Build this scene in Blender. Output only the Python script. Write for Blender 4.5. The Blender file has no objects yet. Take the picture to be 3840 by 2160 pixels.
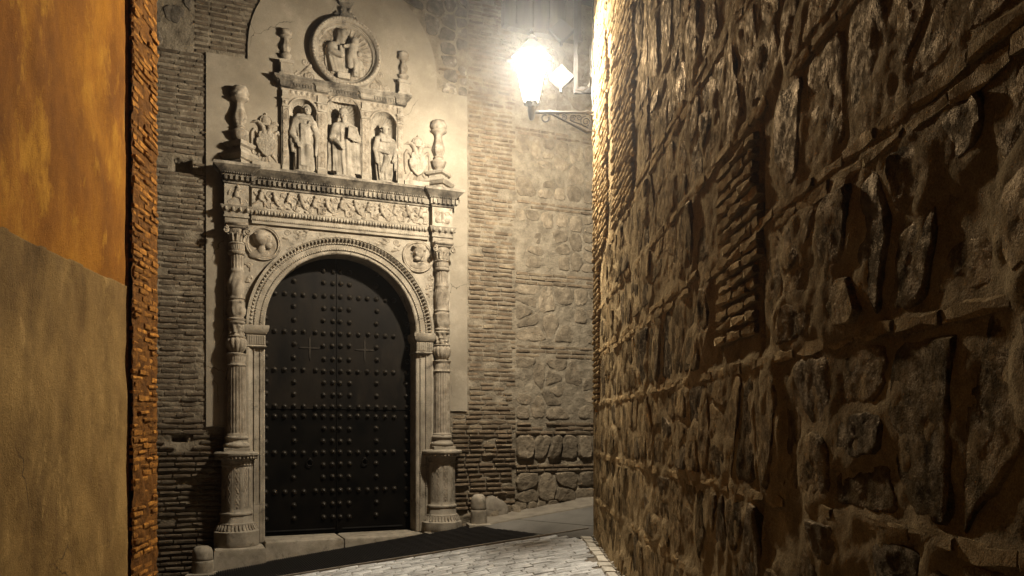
import bpy, bmesh, math, random
import numpy as np
from mathutils import Matrix, Vector, Euler

# ------------------------------------------------------------------ camera, world, exposure
scene = bpy.context.scene
R = math.radians
cam_d = bpy.data.cameras.new('camera'); cam = bpy.data.objects.new('camera', cam_d)
scene.collection.objects.link(cam); scene.camera = cam
cam.location = (0, 0, 1.66); cam.rotation_euler = (R(90), 0, 0)
cam_d.sensor_width = 36.0; cam_d.lens = 36.0 * 2981 / 3840
cam_d.shift_y = (1614 - 1080) / 3840.0
cam_d.clip_start = 0.05; cam_d.clip_end = 500
w = bpy.data.worlds.new('World'); scene.world = w; w.use_nodes = True
nt = w.node_tree; nt.nodes.clear()
sky = nt.nodes.new('ShaderNodeTexSky'); sky.sky_type = 'NISHITA'; sky.sun_disc = False
sky.sun_elevation = R(2.0); sky.sun_rotation = R(200)
bg = nt.nodes.new('ShaderNodeBackground'); bg.inputs['Strength'].default_value = 0.0004
wo = nt.nodes.new('ShaderNodeOutputWorld')
nt.links.new(sky.outputs['Color'], bg.inputs['Color']); nt.links.new(bg.outputs[0], wo.inputs['Surface'])
vs = scene.view_settings; vs.view_transform = 'Standard'; vs.look = 'None'; vs.gamma = 1.0; vs.exposure = 0.0
vs.use_curve_mapping = False
GLOW_HAZE = 0.0014
LAMP_POWER = 2850.0
LAMP_COLOR = (1.0, 0.92, 0.78)

# ------------------------------------------------------------------ frames
A = R(22.6); CA, SA = math.cos(A), math.sin(A)
P0 = Vector((-2.716, 12.4, 0)); SC = 0.075          # convent facade: origin, axis of the portal
FM = Matrix.Translation(P0) @ Matrix.Rotation(A, 4, 'Z')   # local x along the wall, y into it, z up
def gz(s, d): return -0.14 + 0.12 * s + 0.03 * d       # the sloping street
def fpt(s, d, z): return FM @ Vector((s, -d, z))
def gxy(X, Y):
    dx, dy = X - P0.x, Y - P0.y
    return gz(dx * CA + dy * SA, dx * SA - dy * CA)
_ex = Vector((CA, SA, .12)).normalized(); _ey = Vector((-SA, CA, -.03)); _ez = _ex.cross(_ey).normalized(); _ey = _ez.cross(_ex)
GM = Matrix(((_ex.x, _ey.x, _ez.x, P0.x), (_ex.y, _ey.y, _ez.y, P0.y), (_ex.z, _ey.z, _ez.z, -0.14), (0, 0, 0, 1)))
RW_ANG = math.atan2(-1, .013)
RM = Matrix.Translation((1.087, 10.4, 0)) @ Matrix.Rotation(RW_ANG, 4, 'Z')     # right wall: local x from the corner towards the viewer
LW_ANG = math.atan2(1, -.109)
LM = Matrix.Translation((-2.62, 0, 0)) @ Matrix.Rotation(LW_ANG, 4, 'Z')        # left house: local x away from the viewer

# ------------------------------------------------------------------ object helpers
COL = scene.collection
def tag(o, label=None, cat=None, group=None, kind=None):
    if label: o['label'] = label
    if cat: o['category'] = cat; o['kind'] = 'thing'
    if group: o['group'] = group
    if kind: o['kind'] = kind
    return o
def empty(name, mat, label=None, cat=None, group=None):
    o = bpy.data.objects.new(name, None); COL.objects.link(o); o.matrix_world = mat; o.empty_display_size = .1
    return tag(o, label, cat, group)
def link(name, me, parent=None, loc=None, rot=None, scl=None, mat=None):
    o = bpy.data.objects.new(name, me); COL.objects.link(o)
    if parent: o.parent = parent
    if loc is not None: o.location = loc
    if rot is not None: o.rotation_euler = rot
    if scl is not None: o.scale = scl
    if mat is not None: o.matrix_world = mat
    return o
class MB:
    """collects shapes; coordinates are (x along, d outwards, z up); flip=True stores y = -d"""
    def __init__(s, flip=True): s.v = []; s.f = []; s.flip = flip
    def add(s, vs_, fs): b = len(s.v); s.v += [tuple(p) for p in vs_]; s.f += [[i + b for i in f] for f in fs]
    def box(s, x0, x1, d0, d1, z0, z1): s.stack([(0, z0), (0, z1)], x0, x1, d1, d0)
    def stack(s, prof, x0, x1, d1, d0=0.0, cap=True, rot=0, c=None):
        """moulded block: the outline x0..x1, d0..d1 grown by p (not at the back) at each (p, z)"""
        vs_ = []
        for p, z in prof: vs_ += [(x0 - p, d0, z), (x0 - p, d1 + p, z), (x1 + p, d1 + p, z), (x1 + p, d0, z)]
        if rot:
            vs_ = [(c[0] + (a - c[0]) * math.cos(rot) - (b - c[1]) * math.sin(rot), c[1] + (a - c[0]) * math.sin(rot) + (b - c[1]) * math.cos(rot), q) for a, b, q in vs_]
        fs = []
        for k in range(len(prof) - 1):
            for i in range(4):
                j = (i + 1) % 4; fs.append((k*4+i, k*4+j, k*4+4+j, k*4+4+i))
        if cap: fs += [(3, 2, 1, 0), tuple(len(vs_) - 4 + i for i in range(4))]
        s.add(vs_, fs)
    def sym(s, prof, hx, hd, cx, cd, rot=0):
        """square stack growing on all four sides, turned by rot"""
        vs_ = []
        for p, z in prof:
            for a, b in ((-1, -1), (-1, 1), (1, 1), (1, -1)):
                X, Y = a * (hx + p), b * (hd + p)
                vs_.append((cx + X * math.cos(rot) - Y * math.sin(rot), cd + X * math.sin(rot) + Y * math.cos(rot), z))
        fs = [(k*4+i, k*4+(i+1) % 4, k*4+4+(i+1) % 4, k*4+4+i) for k in range(len(prof)-1) for i in range(4)]
        fs += [(3, 2, 1, 0), tuple(len(vs_) - 4 + i for i in range(4))]
        s.add(vs_, fs)
    def lathe(s, prof, cx=0, cd=0, n=20, mod=None, sq=1.0):
        vs_ = []
        for r, z in prof:
            for i in range(n):
                t = 2 * math.pi * i / n; q = r * (mod(t, z) if mod else 1)
                vs_.append((cx + q * math.cos(t), cd + q * math.sin(t) * sq, z))
        fs = [(k*n+i, k*n+(i+1) % n, (k+1)*n+(i+1) % n, (k+1)*n+i) for k in range(len(prof)-1) for i in range(n)]
        fs += [tuple(range(n))[::-1], tuple((len(prof)-1)*n + i for i in range(n))]
        s.add(vs_, fs)
    def ell(s, c, r, nu=8, nv=5):
        vs_ = [(c[0], c[1], c[2] - r[2])]
        for j in range(1, nv):
            a = -math.pi/2 + math.pi*j/nv
            for i in range(nu):
                t = 2*math.pi*i/nu; vs_.append((c[0]+r[0]*math.cos(a)*math.cos(t), c[1]+r[1]*math.cos(a)*math.sin(t), c[2]+r[2]*math.sin(a)))
        vs_.append((c[0], c[1], c[2]+r[2])); L = len(vs_)-1
        fs = [(0, 1+(i+1) % nu, 1+i) for i in range(nu)]
        fs += [(1+j*nu+i, 1+j*nu+(i+1) % nu, 1+(j+1)*nu+(i+1) % nu, 1+(j+1)*nu+i) for j in range(nv-2) for i in range(nu)]
        fs += [(L, 1+(nv-2)*nu+i, 1+(nv-2)*nu+(i+1) % nu) for i in range(nu)]
        s.add(vs_, fs)
    def tube(s, pts, r, n=6, closed=False):
        P = [Vector(p) for p in pts]; m = len(P); vs_ = []; up = Vector((.31, .17, .93))
        for k in range(m):
            t = (P[(k+1) % m] - P[k-1]) if closed else (P[min(k+1, m-1)] - P[max(k-1, 0)])
            t = t.normalized() if t.length > 1e-9 else Vector((0, 0, 1))
            a = t.cross(up)
            if a.length < .1: a = t.cross(Vector((1, 0, 0)))
            a.normalize(); b = t.cross(a); rr = r[k] if isinstance(r, (list, tuple)) else r
            vs_ += [tuple(P[k] + a*rr*math.cos(2*math.pi*i/n) + b*rr*math.sin(2*math.pi*i/n)) for i in range(n)]
        K = m if closed else m-1
        fs = [(k*n+i, k*n+(i+1) % n, ((k+1) % m)*n+(i+1) % n, ((k+1) % m)*n+i) for k in range(K) for i in range(n)]
        if not closed: fs += [tuple(range(n))[::-1], tuple((m-1)*n+i for i in range(n))]
        s.add(vs_, fs)
    def extr(s, outline, d0, d1, inset=0.0):
        """outline (x, z) extruded from d0 to d1, front edge drawn in by inset"""
        n = len(outline); cx = sum(p[0] for p in outline)/n; cz = sum(p[1] for p in outline)/n
        def ins(p):
            L = math.hypot(p[0]-cx, p[1]-cz) or 1; k = max(0, 1-inset/L); return (cx+(p[0]-cx)*k, cz+(p[1]-cz)*k)
        vs_ = [(x, d0, z) for x, z in outline] + [(x, d1-inset, z) for x, z in outline] + [(ins(p)[0], d1, ins(p)[1]) for p in outline]
        fs = [(k*n+i, k*n+(i+1) % n, (k+1)*n+(i+1) % n, (k+1)*n+i) for k in range(2) for i in range(n)]
        fs += [tuple(range(n))[::-1], tuple(2*n+i for i in range(n))]
        s.add(vs_, fs)
    def mesh(s, name, mat, smooth=None, fix=True):
        me = bpy.data.meshes.new(name)
        me.from_pydata([(x, -y, z) for x, y, z in s.v] if s.flip else s.v, [], s.f)
        if fix:
            bm = bmesh.new(); bm.from_mesh(me); bmesh.ops.recalc_face_normals(bm, faces=bm.faces); bm.to_mesh(me); bm.free()
        if mat: me.materials.append(mat)
        if smooth is not None:
            me.polygons.foreach_set('use_smooth', [True]*len(me.polygons))
            if smooth < 180: me.set_sharp_from_angle(angle=R(smooth))
        return me
    def build(s, name, mat, parent=None, smooth=None, kind=None, label=None, **k):
        return tag(link(name, s.mesh(name, mat, smooth), parent, **k), label, kind=kind)

def np_mesh(name, V, Q, mat, smooth=True):
    me = bpy.data.meshes.new(name); V = np.asarray(V, 'f4'); Q = np.asarray(Q, 'i4'); k = Q.shape[1]
    me.vertices.add(len(V)); me.vertices.foreach_set('co', V.ravel())
    me.loops.add(Q.size); me.loops.foreach_set('vertex_index', Q.ravel())
    me.polygons.add(len(Q)); me.polygons.foreach_set('loop_start', np.arange(len(Q), dtype='i4')*k)
    try: me.polygons.foreach_set('loop_total', np.full(len(Q), k, 'i4'))
    except Exception: pass
    me.update(calc_edges=True); me.validate()
    me.polygons.foreach_set('use_smooth', [smooth]*len(me.polygons))
    if mat: me.materials.append(mat)
    return me

# ------------------------------------------------------------------ noise
def _h(ix, iy, seed): 
    n = (ix.astype(np.int64)*374761393 + iy.astype(np.int64)*668265263 + seed*1442695041) & 0xffffffff
    n = ((n ^ (n >> 13))*1274126177) & 0xffffffff
    return ((n ^ (n >> 16)) & 0xffff)/65535.0
def vn(x, y, seed=0):
    ix, iy = np.floor(x), np.floor(y); fx, fy = x-ix, y-iy; fx = fx*fx*(3-2*fx); fy = fy*fy*(3-2*fy)
    a = _h(ix, iy, seed); b = _h(ix+1, iy, seed); c = _h(ix, iy+1, seed); d = _h(ix+1, iy+1, seed)
    return (a*(1-fx)+b*fx)*(1-fy)+(c*(1-fx)+d*fx)*fy
def fbm(x, y, seed=0, oct=4):
    x = np.asarray(x, 'f8'); y = np.asarray(y, 'f8'); t = 0; a = .5
    for k in range(oct): t = t+a*vn(x*2**k+k*17.3, y*2**k+k*9.1, seed+k); a *= .5
    return t

# ------------------------------------------------------------------ materials
def M(name, c1, c2, scale=6., rough=.88, bump=.35, bscale=45., bdist=.01, rand=0., stain=None, sscale=1.2, metal=0., stretch=(1, 1, 1), lo=.35, hi=.65, coarse=0., slo=.55, shi=.72, spec=.12, micro=0., stain2=None, s2=3., s2lo=.56, s2hi=.62, gloss=0., crack=0.):
    m = bpy.data.materials.new(name); m.use_nodes = True; t = m.node_tree; n = t.nodes; L = t.links.new
    bs = n['Principled BSDF']; bs.inputs['Roughness'].default_value = rough; bs.inputs['Metallic'].default_value = metal
    bs.inputs['Specular IOR Level'].default_value = spec
    g = n.new('ShaderNodeNewGeometry'); mp = n.new('ShaderNodeMapping'); mp.inputs['Scale'].default_value = stretch
    L(g.outputs['Position'], mp.inputs['Vector'])
    def noise(sc, det=6, ro=.6):
        q = n.new('ShaderNodeTexNoise'); q.inputs['Scale'].default_value = sc; q.inputs['Detail'].default_value = det; q.inputs['Roughness'].default_value = ro
        L(mp.outputs[0], q.inputs['Vector']); return q.outputs['Fac']
    def ramp(fac, a, b, ca, cb):
        r = n.new('ShaderNodeValToRGB'); r.color_ramp.elements[0].position = a; r.color_ramp.elements[1].position = b
        r.color_ramp.elements[0].color = (*ca, 1); r.color_ramp.elements[1].color = (*cb, 1); L(fac, r.inputs[0]); return r.outputs[0]
    col = ramp(noise(scale), lo, hi, c1, c2)
    def mix(fac, a, b, mode='MIX'):
        x = n.new('ShaderNodeMix'); x.data_type = 'RGBA'; x.blend_type = mode
        if isinstance(fac, float): x.inputs[0].default_value = fac
        else: L(fac, x.inputs[0])
        L(a, x.inputs[6])
        if isinstance(b, tuple): x.inputs[7].default_value = (*b, 1)
        else: L(b, x.inputs[7])
        return x.outputs[2]
    fine = noise(bscale, 8, .65)
    col = mix(.55, col, ramp(fine, .2, .8, (.62, .62, .62), (1.25, 1.25, 1.25)), 'MULTIPLY')
    if stain: col = mix(ramp(noise(sscale, 8, .7), slo, shi, (0, 0, 0), (1, 1, 1)), col, stain)
    if stain2: col = mix(ramp(noise(s2, 9, .75), s2lo, s2hi, (0, 0, 0), (1, 1, 1)), col, stain2)
    if micro:
        mn = noise(170, 4, .6); col = mix(micro, col, ramp(mn, .3, .7, (.35, .35, .35), (1.6, 1.6, 1.6)), 'MULTIPLY')
    if rand:
        oi = n.new('ShaderNodeObjectInfo'); ad = n.new('ShaderNodeMath'); ad.operation = 'ADD'
        L(oi.outputs['Random'], ad.inputs[0]); L(g.outputs['Random Per Island'], ad.inputs[1])
        fr = n.new('ShaderNodeMath'); fr.operation = 'FRACT'; L(ad.outputs[0], fr.inputs[0])
        mr = n.new('ShaderNodeMapRange'); mr.inputs['To Min'].default_value = 1-rand; mr.inputs['To Max'].default_value = 1+rand*.8
        L(fr.outputs[0], mr.inputs['Value'])
        hs = n.new('ShaderNodeHueSaturation'); L(mr.outputs[0], hs.inputs['Value']); L(col, hs.inputs['Color']); col = hs.outputs[0]
    if crack:
        wn = n.new('ShaderNodeTexNoise'); wn.inputs['Scale'].default_value = 2.2; wn.inputs['Detail'].default_value = 6; L(g.outputs['Position'], wn.inputs['Vector'])
        wv = n.new('ShaderNodeVectorMath'); wv.operation = 'MULTIPLY_ADD'; L(wn.outputs['Color'], wv.inputs[0]); wv.inputs[1].default_value = (.5, .5, .5); L(g.outputs['Position'], wv.inputs[2])
        vo = n.new('ShaderNodeTexVoronoi'); vo.feature = 'DISTANCE_TO_EDGE'; vo.inputs['Scale'].default_value = .9; L(wv.outputs[0], vo.inputs['Vector'])
        ck = mix(1., ramp(vo.outputs['Distance'], 0, crack, (1, 1, 1), (0, 0, 0)), ramp(noise(.7, 3), .52, .58, (0, 0, 0), (1, 1, 1)), 'MULTIPLY')
        col = mix(ck, col, (.03, .02, .01))
    L(col, bs.inputs['Base Color'])
    bp = n.new('ShaderNodeBump'); bp.inputs['Strength'].default_value = bump; bp.inputs['Distance'].default_value = bdist
    L(fine, bp.inputs['Height']); last = bp
    if coarse:
        b2 = n.new('ShaderNodeBump'); b2.inputs['Strength'].default_value = coarse; b2.inputs['Distance'].default_value = bdist*4
        L(noise(bscale*.22, 4, .55), b2.inputs['Height']); L(b2.outputs[0], bp.inputs['Normal'])
    if micro:
        b3 = n.new('ShaderNodeBump'); b3.inputs['Strength'].default_value = 1.; b3.inputs['Distance'].default_value = .009
        L(mn, b3.inputs['Height']); L(bp.outputs[0], b3.inputs['Normal']); bp = b3
    L(bp.outputs[0], bs.inputs['Normal'])
    if gloss:
        gl = n.new('ShaderNodeBsdfGlossy'); gl.inputs['Roughness'].default_value = .42; gl.inputs['Color'].default_value = (1, .74, .46, 1); L(bp.outputs[0], gl.inputs['Normal'])
        gf = n.new('ShaderNodeMath'); gf.operation = 'MULTIPLY'; L(ramp(noise(16, 5, .7), .45, .68, (.08, .08, .08), (1, 1, 1)), gf.inputs[0]); gf.inputs[1].default_value = gloss
        ms = n.new('ShaderNodeMixShader'); L(gf.outputs[0], ms.inputs[0]); L(bs.outputs[0], ms.inputs[1]); L(gl.outputs[0], ms.inputs[2])
        L(ms.outputs[0], n['Material Output'].inputs['Surface'])
    return m
STONE = M('limestone', (0.184, 0.1531, 0.1104), (0.287, 0.2429, 0.1803), 5, .85, .55, 60, .008, rand=.08, stain=(0.1104, 0.08832, 0.06035), sscale=2.6, slo=.5, stain2=(0.05152, 0.04122, 0.02944), s2=5.5, s2lo=.55, s2hi=.68)
STATUE = M('weathered_statue_stone', (0.148, 0.1243, 0.09028), (0.2664, 0.2257, 0.1702), 7, .88, .7, 60, .01, stain=(0.0888, 0.07252, 0.05106), sscale=5, slo=.52, shi=.66)
STONE2 = M('carved_limestone', (0.1509, 0.1207, 0.08446), (0.2791, 0.2324, 0.1697), 9, .86, .6, 70, .008, stain=(0.09053, 0.07016, 0.04677), sscale=4, slo=.5, stain2=(0.04526, 0.03546, 0.0249), s2=7, s2lo=.58, s2hi=.68)
SOOT = M('weathered_limestone', (0.1224, 0.101, 0.07344), (0.2754, 0.2333, 0.1721), 4, .88, .6, 55, .008, rand=.08, stain=(0.03825, 0.0306, 0.02218), sscale=3.4, slo=.42, shi=.6, stretch=(1, 1, .6))
PANEL = M('panel_plaster', (0.1782, 0.1475, 0.1048), (0.243, 0.2031, 0.1467), 1.3, .9, .35, 60, .006, stain=(0.1296, 0.1048, 0.07228), sscale=.9, slo=.45, stain2=(0.27, 0.2267, 0.1655), s2=2.2, s2lo=.55, s2hi=.75, crack=.005)
MORTAR = M('lime_mortar', (0.1148, 0.09147, 0.06186), (0.205, 0.167, 0.1154), 5, .95, .9, 40, .016, coarse=.6, stain=(0.0697, 0.05409, 0.03621), sscale=1.6)
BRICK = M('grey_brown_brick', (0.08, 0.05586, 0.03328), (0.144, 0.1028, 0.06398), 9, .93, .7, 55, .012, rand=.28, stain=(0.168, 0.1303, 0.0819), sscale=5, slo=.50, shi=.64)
DARKBRICK = M('dark_left_brick', (0.05704, 0.04147, 0.02624), (0.1086, 0.08114, 0.05332), 9, .93, .7, 55, .012, rand=.28, stain=(0.1288, 0.1037, 0.0694), sscale=5, slo=.52, shi=.64)  # darker copy of the brick tone, for bricks left of the portal axis
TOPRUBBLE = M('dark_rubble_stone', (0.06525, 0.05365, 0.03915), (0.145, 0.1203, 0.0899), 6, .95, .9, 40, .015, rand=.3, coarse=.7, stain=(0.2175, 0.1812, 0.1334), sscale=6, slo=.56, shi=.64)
RUBBLE = M('granite_rubble', (0.1035, 0.08042, 0.05292), (0.18, 0.1403, 0.0934), 6, .95, .9, 40, .015, rand=.25, coarse=.7, stain=(0.189, 0.1497, 0.09964), sscale=6, slo=.52, shi=.62)
RMORTAR = M('coarse_lime_render', (0.2925, 0.2065, 0.1071), (0.4983, 0.3602, 0.1912), 5, 1., 1., 46, .026, coarse=.8, stain=(0.1841, 0.127, 0.06312), sscale=1.1, slo=.46, spec=.0, micro=.5, stain2=(0.13, 0.08898, 0.04399), s2=4, s2lo=.6, s2hi=.68, gloss=.018)
RSTONE = M('dark_rubble', (0.0594, 0.0394, 0.01901), (0.3564, 0.2436, 0.1188), 7, .85, 1., 36, .03, rand=.45, coarse=1., spec=.0, micro=.55, stain=(0.3672, 0.2522, 0.1224), sscale=5, slo=.55, shi=.62, gloss=.055)
GSTONE = M('dark_slate_rubble', (.055, .039, .022), (.20, .142, .077), 7, .8, 1., 40, .03, rand=.4, coarse=1., spec=.0, micro=.5, gloss=.085)
QBRICK = M('pale_quoin_brick', (0.2761, 0.1844, 0.08699), (0.457, 0.3147, 0.1549), 8, 1., .4, 50, .010, rand=.2, spec=.0, micro=.25)
RBRICK = M('buff_brick', (0.2761, 0.1844, 0.08699), (0.457, 0.3147, 0.1549), 8, 1., 1., 50, .015, rand=.25, coarse=.5, spec=.0, micro=.5, stain=(0.1523, 0.09926, 0.04572), sscale=4, gloss=.018)
ORANGE = M('orange_limewash', (0.2366, 0.08326, 0.003959), (0.3872, 0.157, 0.009049), 1.6, .9, .6, 40, .012, stain=(0.1434, 0.04777, 0.002545), sscale=1.2, stretch=(1, 1, .5), slo=.42, shi=.66, micro=.28, stain2=(0.4446, 0.2047, 0.01555), s2=2.6, s2lo=.54, s2hi=.66, crack=.006)
DADO = M('buff_cement_dado', (0.2011, 0.1145, 0.03483), (0.3619, 0.2202, 0.07092), 1.8, .93, .9, 55, .012, stain=(0.1106, 0.06166, 0.01836), sscale=1.1, stretch=(1, 1, .55), slo=.42, shi=.64, micro=.4, stain2=(0.4423, 0.2774, 0.09498), s2=2.4, s2lo=.56, s2hi=.68, crack=.006)
OBRICK = M('orange_washed_brick', (0.192, 0.0722, 0.01156), (0.48, 0.2094, 0.03584), 14, .92, 1., 60, .02, rand=.5, stain=(0.08, 0.03249, 0.006936), sscale=9, slo=.5, micro=.4)
OMORTAR = M('orange_stained_mortar', (0.091, 0.03538, 0.006069), (0.224, 0.0916, 0.01618), 9, .95, 1., 50, .02, coarse=.8, micro=.4)
DOOR = M('dark_door_plating', (0.0042, 0.00315, 0.0021), (0.01092, 0.00798, 0.00504), 3, .55, .35, 30, .005, stain=(0.0168, 0.0126, 0.0084), sscale=2.2, stretch=(1, 1, .35), spec=.07, stain2=(0.021, 0.0126, 0.00672), s2=5, s2lo=.62, s2hi=.7)
DOOR2 = M('black_iron_plating', (0.0021, 0.00175, 0.0014), (0.0049, 0.00385, 0.0028), 3, .6, .25, 30, .004, spec=.03)
IRON = M('wrought_iron', (.022, .019, .015), (.04, .034, .027), 20, .45, .3, 80, .003, metal=.4, spec=.35)
STUD = M('stud_iron', (.012, .0095, .0065), (.032, .025, .017), 20, .45, .2, 80, .003, metal=.2, spec=.2)
STEEL = M('grey_painted_steel', (.010, .009, .008), (.018, .016, .014), 12, .6, .15, 80, .002, spec=.1)
WHITE = M('pale_floodlight_face', (0.02, 0.0192, 0.0172), (0.026, 0.0248, 0.0224), 6, .5, .05, 60, .001, spec=.1)
WOOD = M('dark_timber', (.035, .024, .015), (.07, .05, .032), 6, .8, .5, 40, .006, stretch=(1, 1, .15), rand=.3)
GRATE = M('dark_ribbed_iron', (.005, .004, .003), (.014, .011, .009), 15, .7, .3, 60, .003, spec=.2)
PAVER = M('worn_paving_brick', (0.4876, 0.4675, 0.433), (0.8268, 0.7999, 0.7452), 9, .36, .9, 42, .010, rand=.2, stain=(0.318, 0.3013, 0.2719), sscale=3, slo=.48, shi=.66, spec=.35, micro=.3)
BED = M('paving_sand', (.16, .135, .10), (.24, .20, .155), 10, .95, .8, 60, .01)
KERB = M('pale_kerb_stone', (0.4234, 0.373, 0.2923), (0.5846, 0.5242, 0.4234), 8, .8, .7, 50, .01, rand=.12)
ASPH = M('smooth_street_concrete', (.085, .076, .062), (.13, .116, .096), 2, .8, .3, 70, .004, stretch=(1, .4, 1))
FLAG = M('pale_strip_mortar', (.13, .108, .08), (.20, .168, .125), 5, .9, .6, 50, .008)

# ------------------------------------------------------------------ projection (only used to leave out what the frame never shows)
def proj(p):
    return (1920+2981*p.x/max(p.y, .05))/3.75, (1614-2981*(p.z-1.66)/max(p.y, .05))/3.75
def seen(p, m=70):
    x, y = proj(p); return p.y > .3 and -m < x < 1024+m and -m < y < 576+m

# ------------------------------------------------------------------ shapes for masonry pieces
def brick_mesh(name, L, H, D, seed, mat, wear=.004, bev=.3):
    rg = random.Random(seed); b = MB(); n = 4; b0 = H*bev
    prof = [(-.02, -H/2), (D-b0*.7, -H/2), (D, -H/2+b0), (D, H/2-b0), (D-b0*.7, H/2), (-.02, H/2)]
    vs_ = []
    for k in range(n):
        t = k/(n-1); x = (-.5+t)*L; end = k in (0, n-1)
        for i, (d, z) in enumerate(prof):
            front = i in (1, 2, 3, 4)
            j = lambda a: rg.uniform(-a, a)
            sh = (rg.uniform(.2, .5)*b0 if end and i in (2, 3) else 0)
            vs_.append((x*(1-(.035 if end and i in (2, 3) else 0))+j(wear*1.5), d-sh+(j(wear) if front else 0), z*(1-(.12 if end else 0))+(j(wear*1.1) if front else 0)))
    fs = [(k*6+i, k*6+(i+1) % 6, k*6+6+(i+1) % 6, k*6+6+i) for k in range(n-1) for i in range(5)]
    fs += [tuple(range(6))[::-1], tuple((n-1)*6+i for i in range(6))]
    b.add(vs_, fs); return b.mesh(name, mat, 24)
def stone_mb(rx, rz, h, seed, n=18, rough=.3, p=None, flat=True):
    rg = random.Random(seed); b = MB(); p = p or rg.uniform(2.2, 3.4); a0 = rg.uniform(-.35, .35)
    ph = [rg.uniform(0, 6.28) for _ in range(4)]; am = [rg.uniform(.03, .11), rg.uniform(.02, .08), rg.uniform(.01, .05), rg.uniform(.01, .04)]
    tilt = (rg.uniform(-.5, .5)*h/rx, rg.uniform(-.5, .5)*h/rz)
    rings = [(1.05, -.6), (1.0, .12), (.94, .62), (.80, .9), (.52, 1.0), (.25, 1.02)]; vs_ = []
    def pt(t, k, hh):
        c, s = math.cos(t-a0), math.sin(t-a0)
        r = (abs(c/rx)**p+abs(s/rz)**p)**(-1/p)
        r *= 1+am[0]*math.sin(2*t+ph[0])+am[1]*math.sin(3*t+ph[1])+am[2]*math.sin(5*t+ph[2])+am[3]*math.sin(8*t+ph[3])
        x, z = r*k*math.cos(t), r*k*math.sin(t); d = h*hh
        if hh > 0: d += hh*(tilt[0]*x+tilt[1]*z)+h*rough*rg.uniform(-1, 1)*(.6 if hh > .5 else .3)
        return (x, d, z)
    for k, hh in rings: vs_ += [pt(2*math.pi*i/n, k, hh) for i in range(n)]
    vs_.append((0, h*1.0, 0)); m = len(rings)
    fs = [(k*n+i, k*n+(i+1) % n, (k+1)*n+(i+1) % n, (k+1)*n+i) for k in range(m-1) for i in range(n)]
    fs += [((m-1)*n+i, (m-1)*n+(i+1) % n, m*n) for i in range(n)]
    b.add(vs_, fs); return b
def pack(rg, x0, x1, z0, z1, sizes, gap, ok=None, ar=(1.0, 1.7)):
    out = []
    for size, tries in sizes:
        for _ in range(tries):
            r = size*rg.uniform(.8, 1.2); a = rg.uniform(*ar); rx, rz = r*math.sqrt(a), r/math.sqrt(a)
            if x1-x0 < 2*rx or z1-z0 < 2*rz: rz = min(rz, (z1-z0)/2*.98); rx = min(rx, (x1-x0)/2*.98)
            x = rg.uniform(x0+rx, x1-rx) if x1-x0 > 2*rx else (x0+x1)/2; z = rg.uniform(z0+rz, z1-rz) if z1-z0 > 2*rz else (z0+z1)/2
            if ok and not ok(x, z, rx, rz): continue
            if all((abs(x-q[0])/(rx+q[2]+gap))**2.6+(abs(z-q[1])/(rz+q[3]+gap))**2.6 >= 1 for q in out): out.append((x, z, rx, rz))
    return out
def clip(poly, px, pz, nx, nz):
    out = []
    for i in range(len(poly)):
        a, b = poly[i], poly[(i+1) % len(poly)]; da = (a[0]-px)*nx+(a[1]-pz)*nz; db = (b[0]-px)*nx+(b[1]-pz)*nz
        if da <= 0: out.append(a)
        if da*db < 0: t = da/(da-db); out.append((a[0]+(b[0]-a[0])*t, a[1]+(b[1]-a[1])*t))
    return out
def rubble(rg, x0, x1, z0, z1, wr, rows, gap, drop=.1, ok=None):
    """random rubble: cells of a jittered mosaic, drawn in by the joint"""
    S = []; x = x0; H = z1-z0
    while x < x1:
        w_ = rg.uniform(*wr); n = rg.choice(rows); z = z0
        cuts = sorted(rg.uniform(.75, 1.25) for _ in range(n)); rg.shuffle(cuts); t = sum(cuts)
        for c in cuts:
            hh = H*c/t; S.append((x+w_*rg.uniform(.3, .7), z+hh*rg.uniform(.35, .65))); z += hh
        x += w_
    out = []; m = wr[1]*2.2
    for i, (a, b) in enumerate(S):
        if rg.random() < drop: continue
        P = [(max(x0, a-m), z0), (min(x1, a+m), z0), (min(x1, a+m), z1), (max(x0, a-m), z1)]; g = gap*rg.uniform(.6, 1.5)
        for j, (c, d) in enumerate(S):
            if i == j or abs(c-a) > 2*m: continue
            L = math.hypot(c-a, d-b) or 1e-6; nx, nz = (c-a)/L, (d-b)/L; P = clip(P, (a+c)/2-nx*g/2, (b+d)/2-nz*g/2, nx, nz)
            if len(P) < 3: break
        if len(P) < 3: continue
        xs_ = [p[0] for p in P]; zs_ = [p[1] for p in P]; cx, cz = (min(xs_)+max(xs_))/2, (min(zs_)+max(zs_))/2; rx, rz = (max(xs_)-min(xs_))/2, (max(zs_)-min(zs_))/2
        if min(rx, rz) < .03 or (ok and not ok(cx, cz, rx, rz)): continue
        out.append((cx, cz, rx, rz, [(p[0]-cx, p[1]-cz) for p in P]))
    return out
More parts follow.
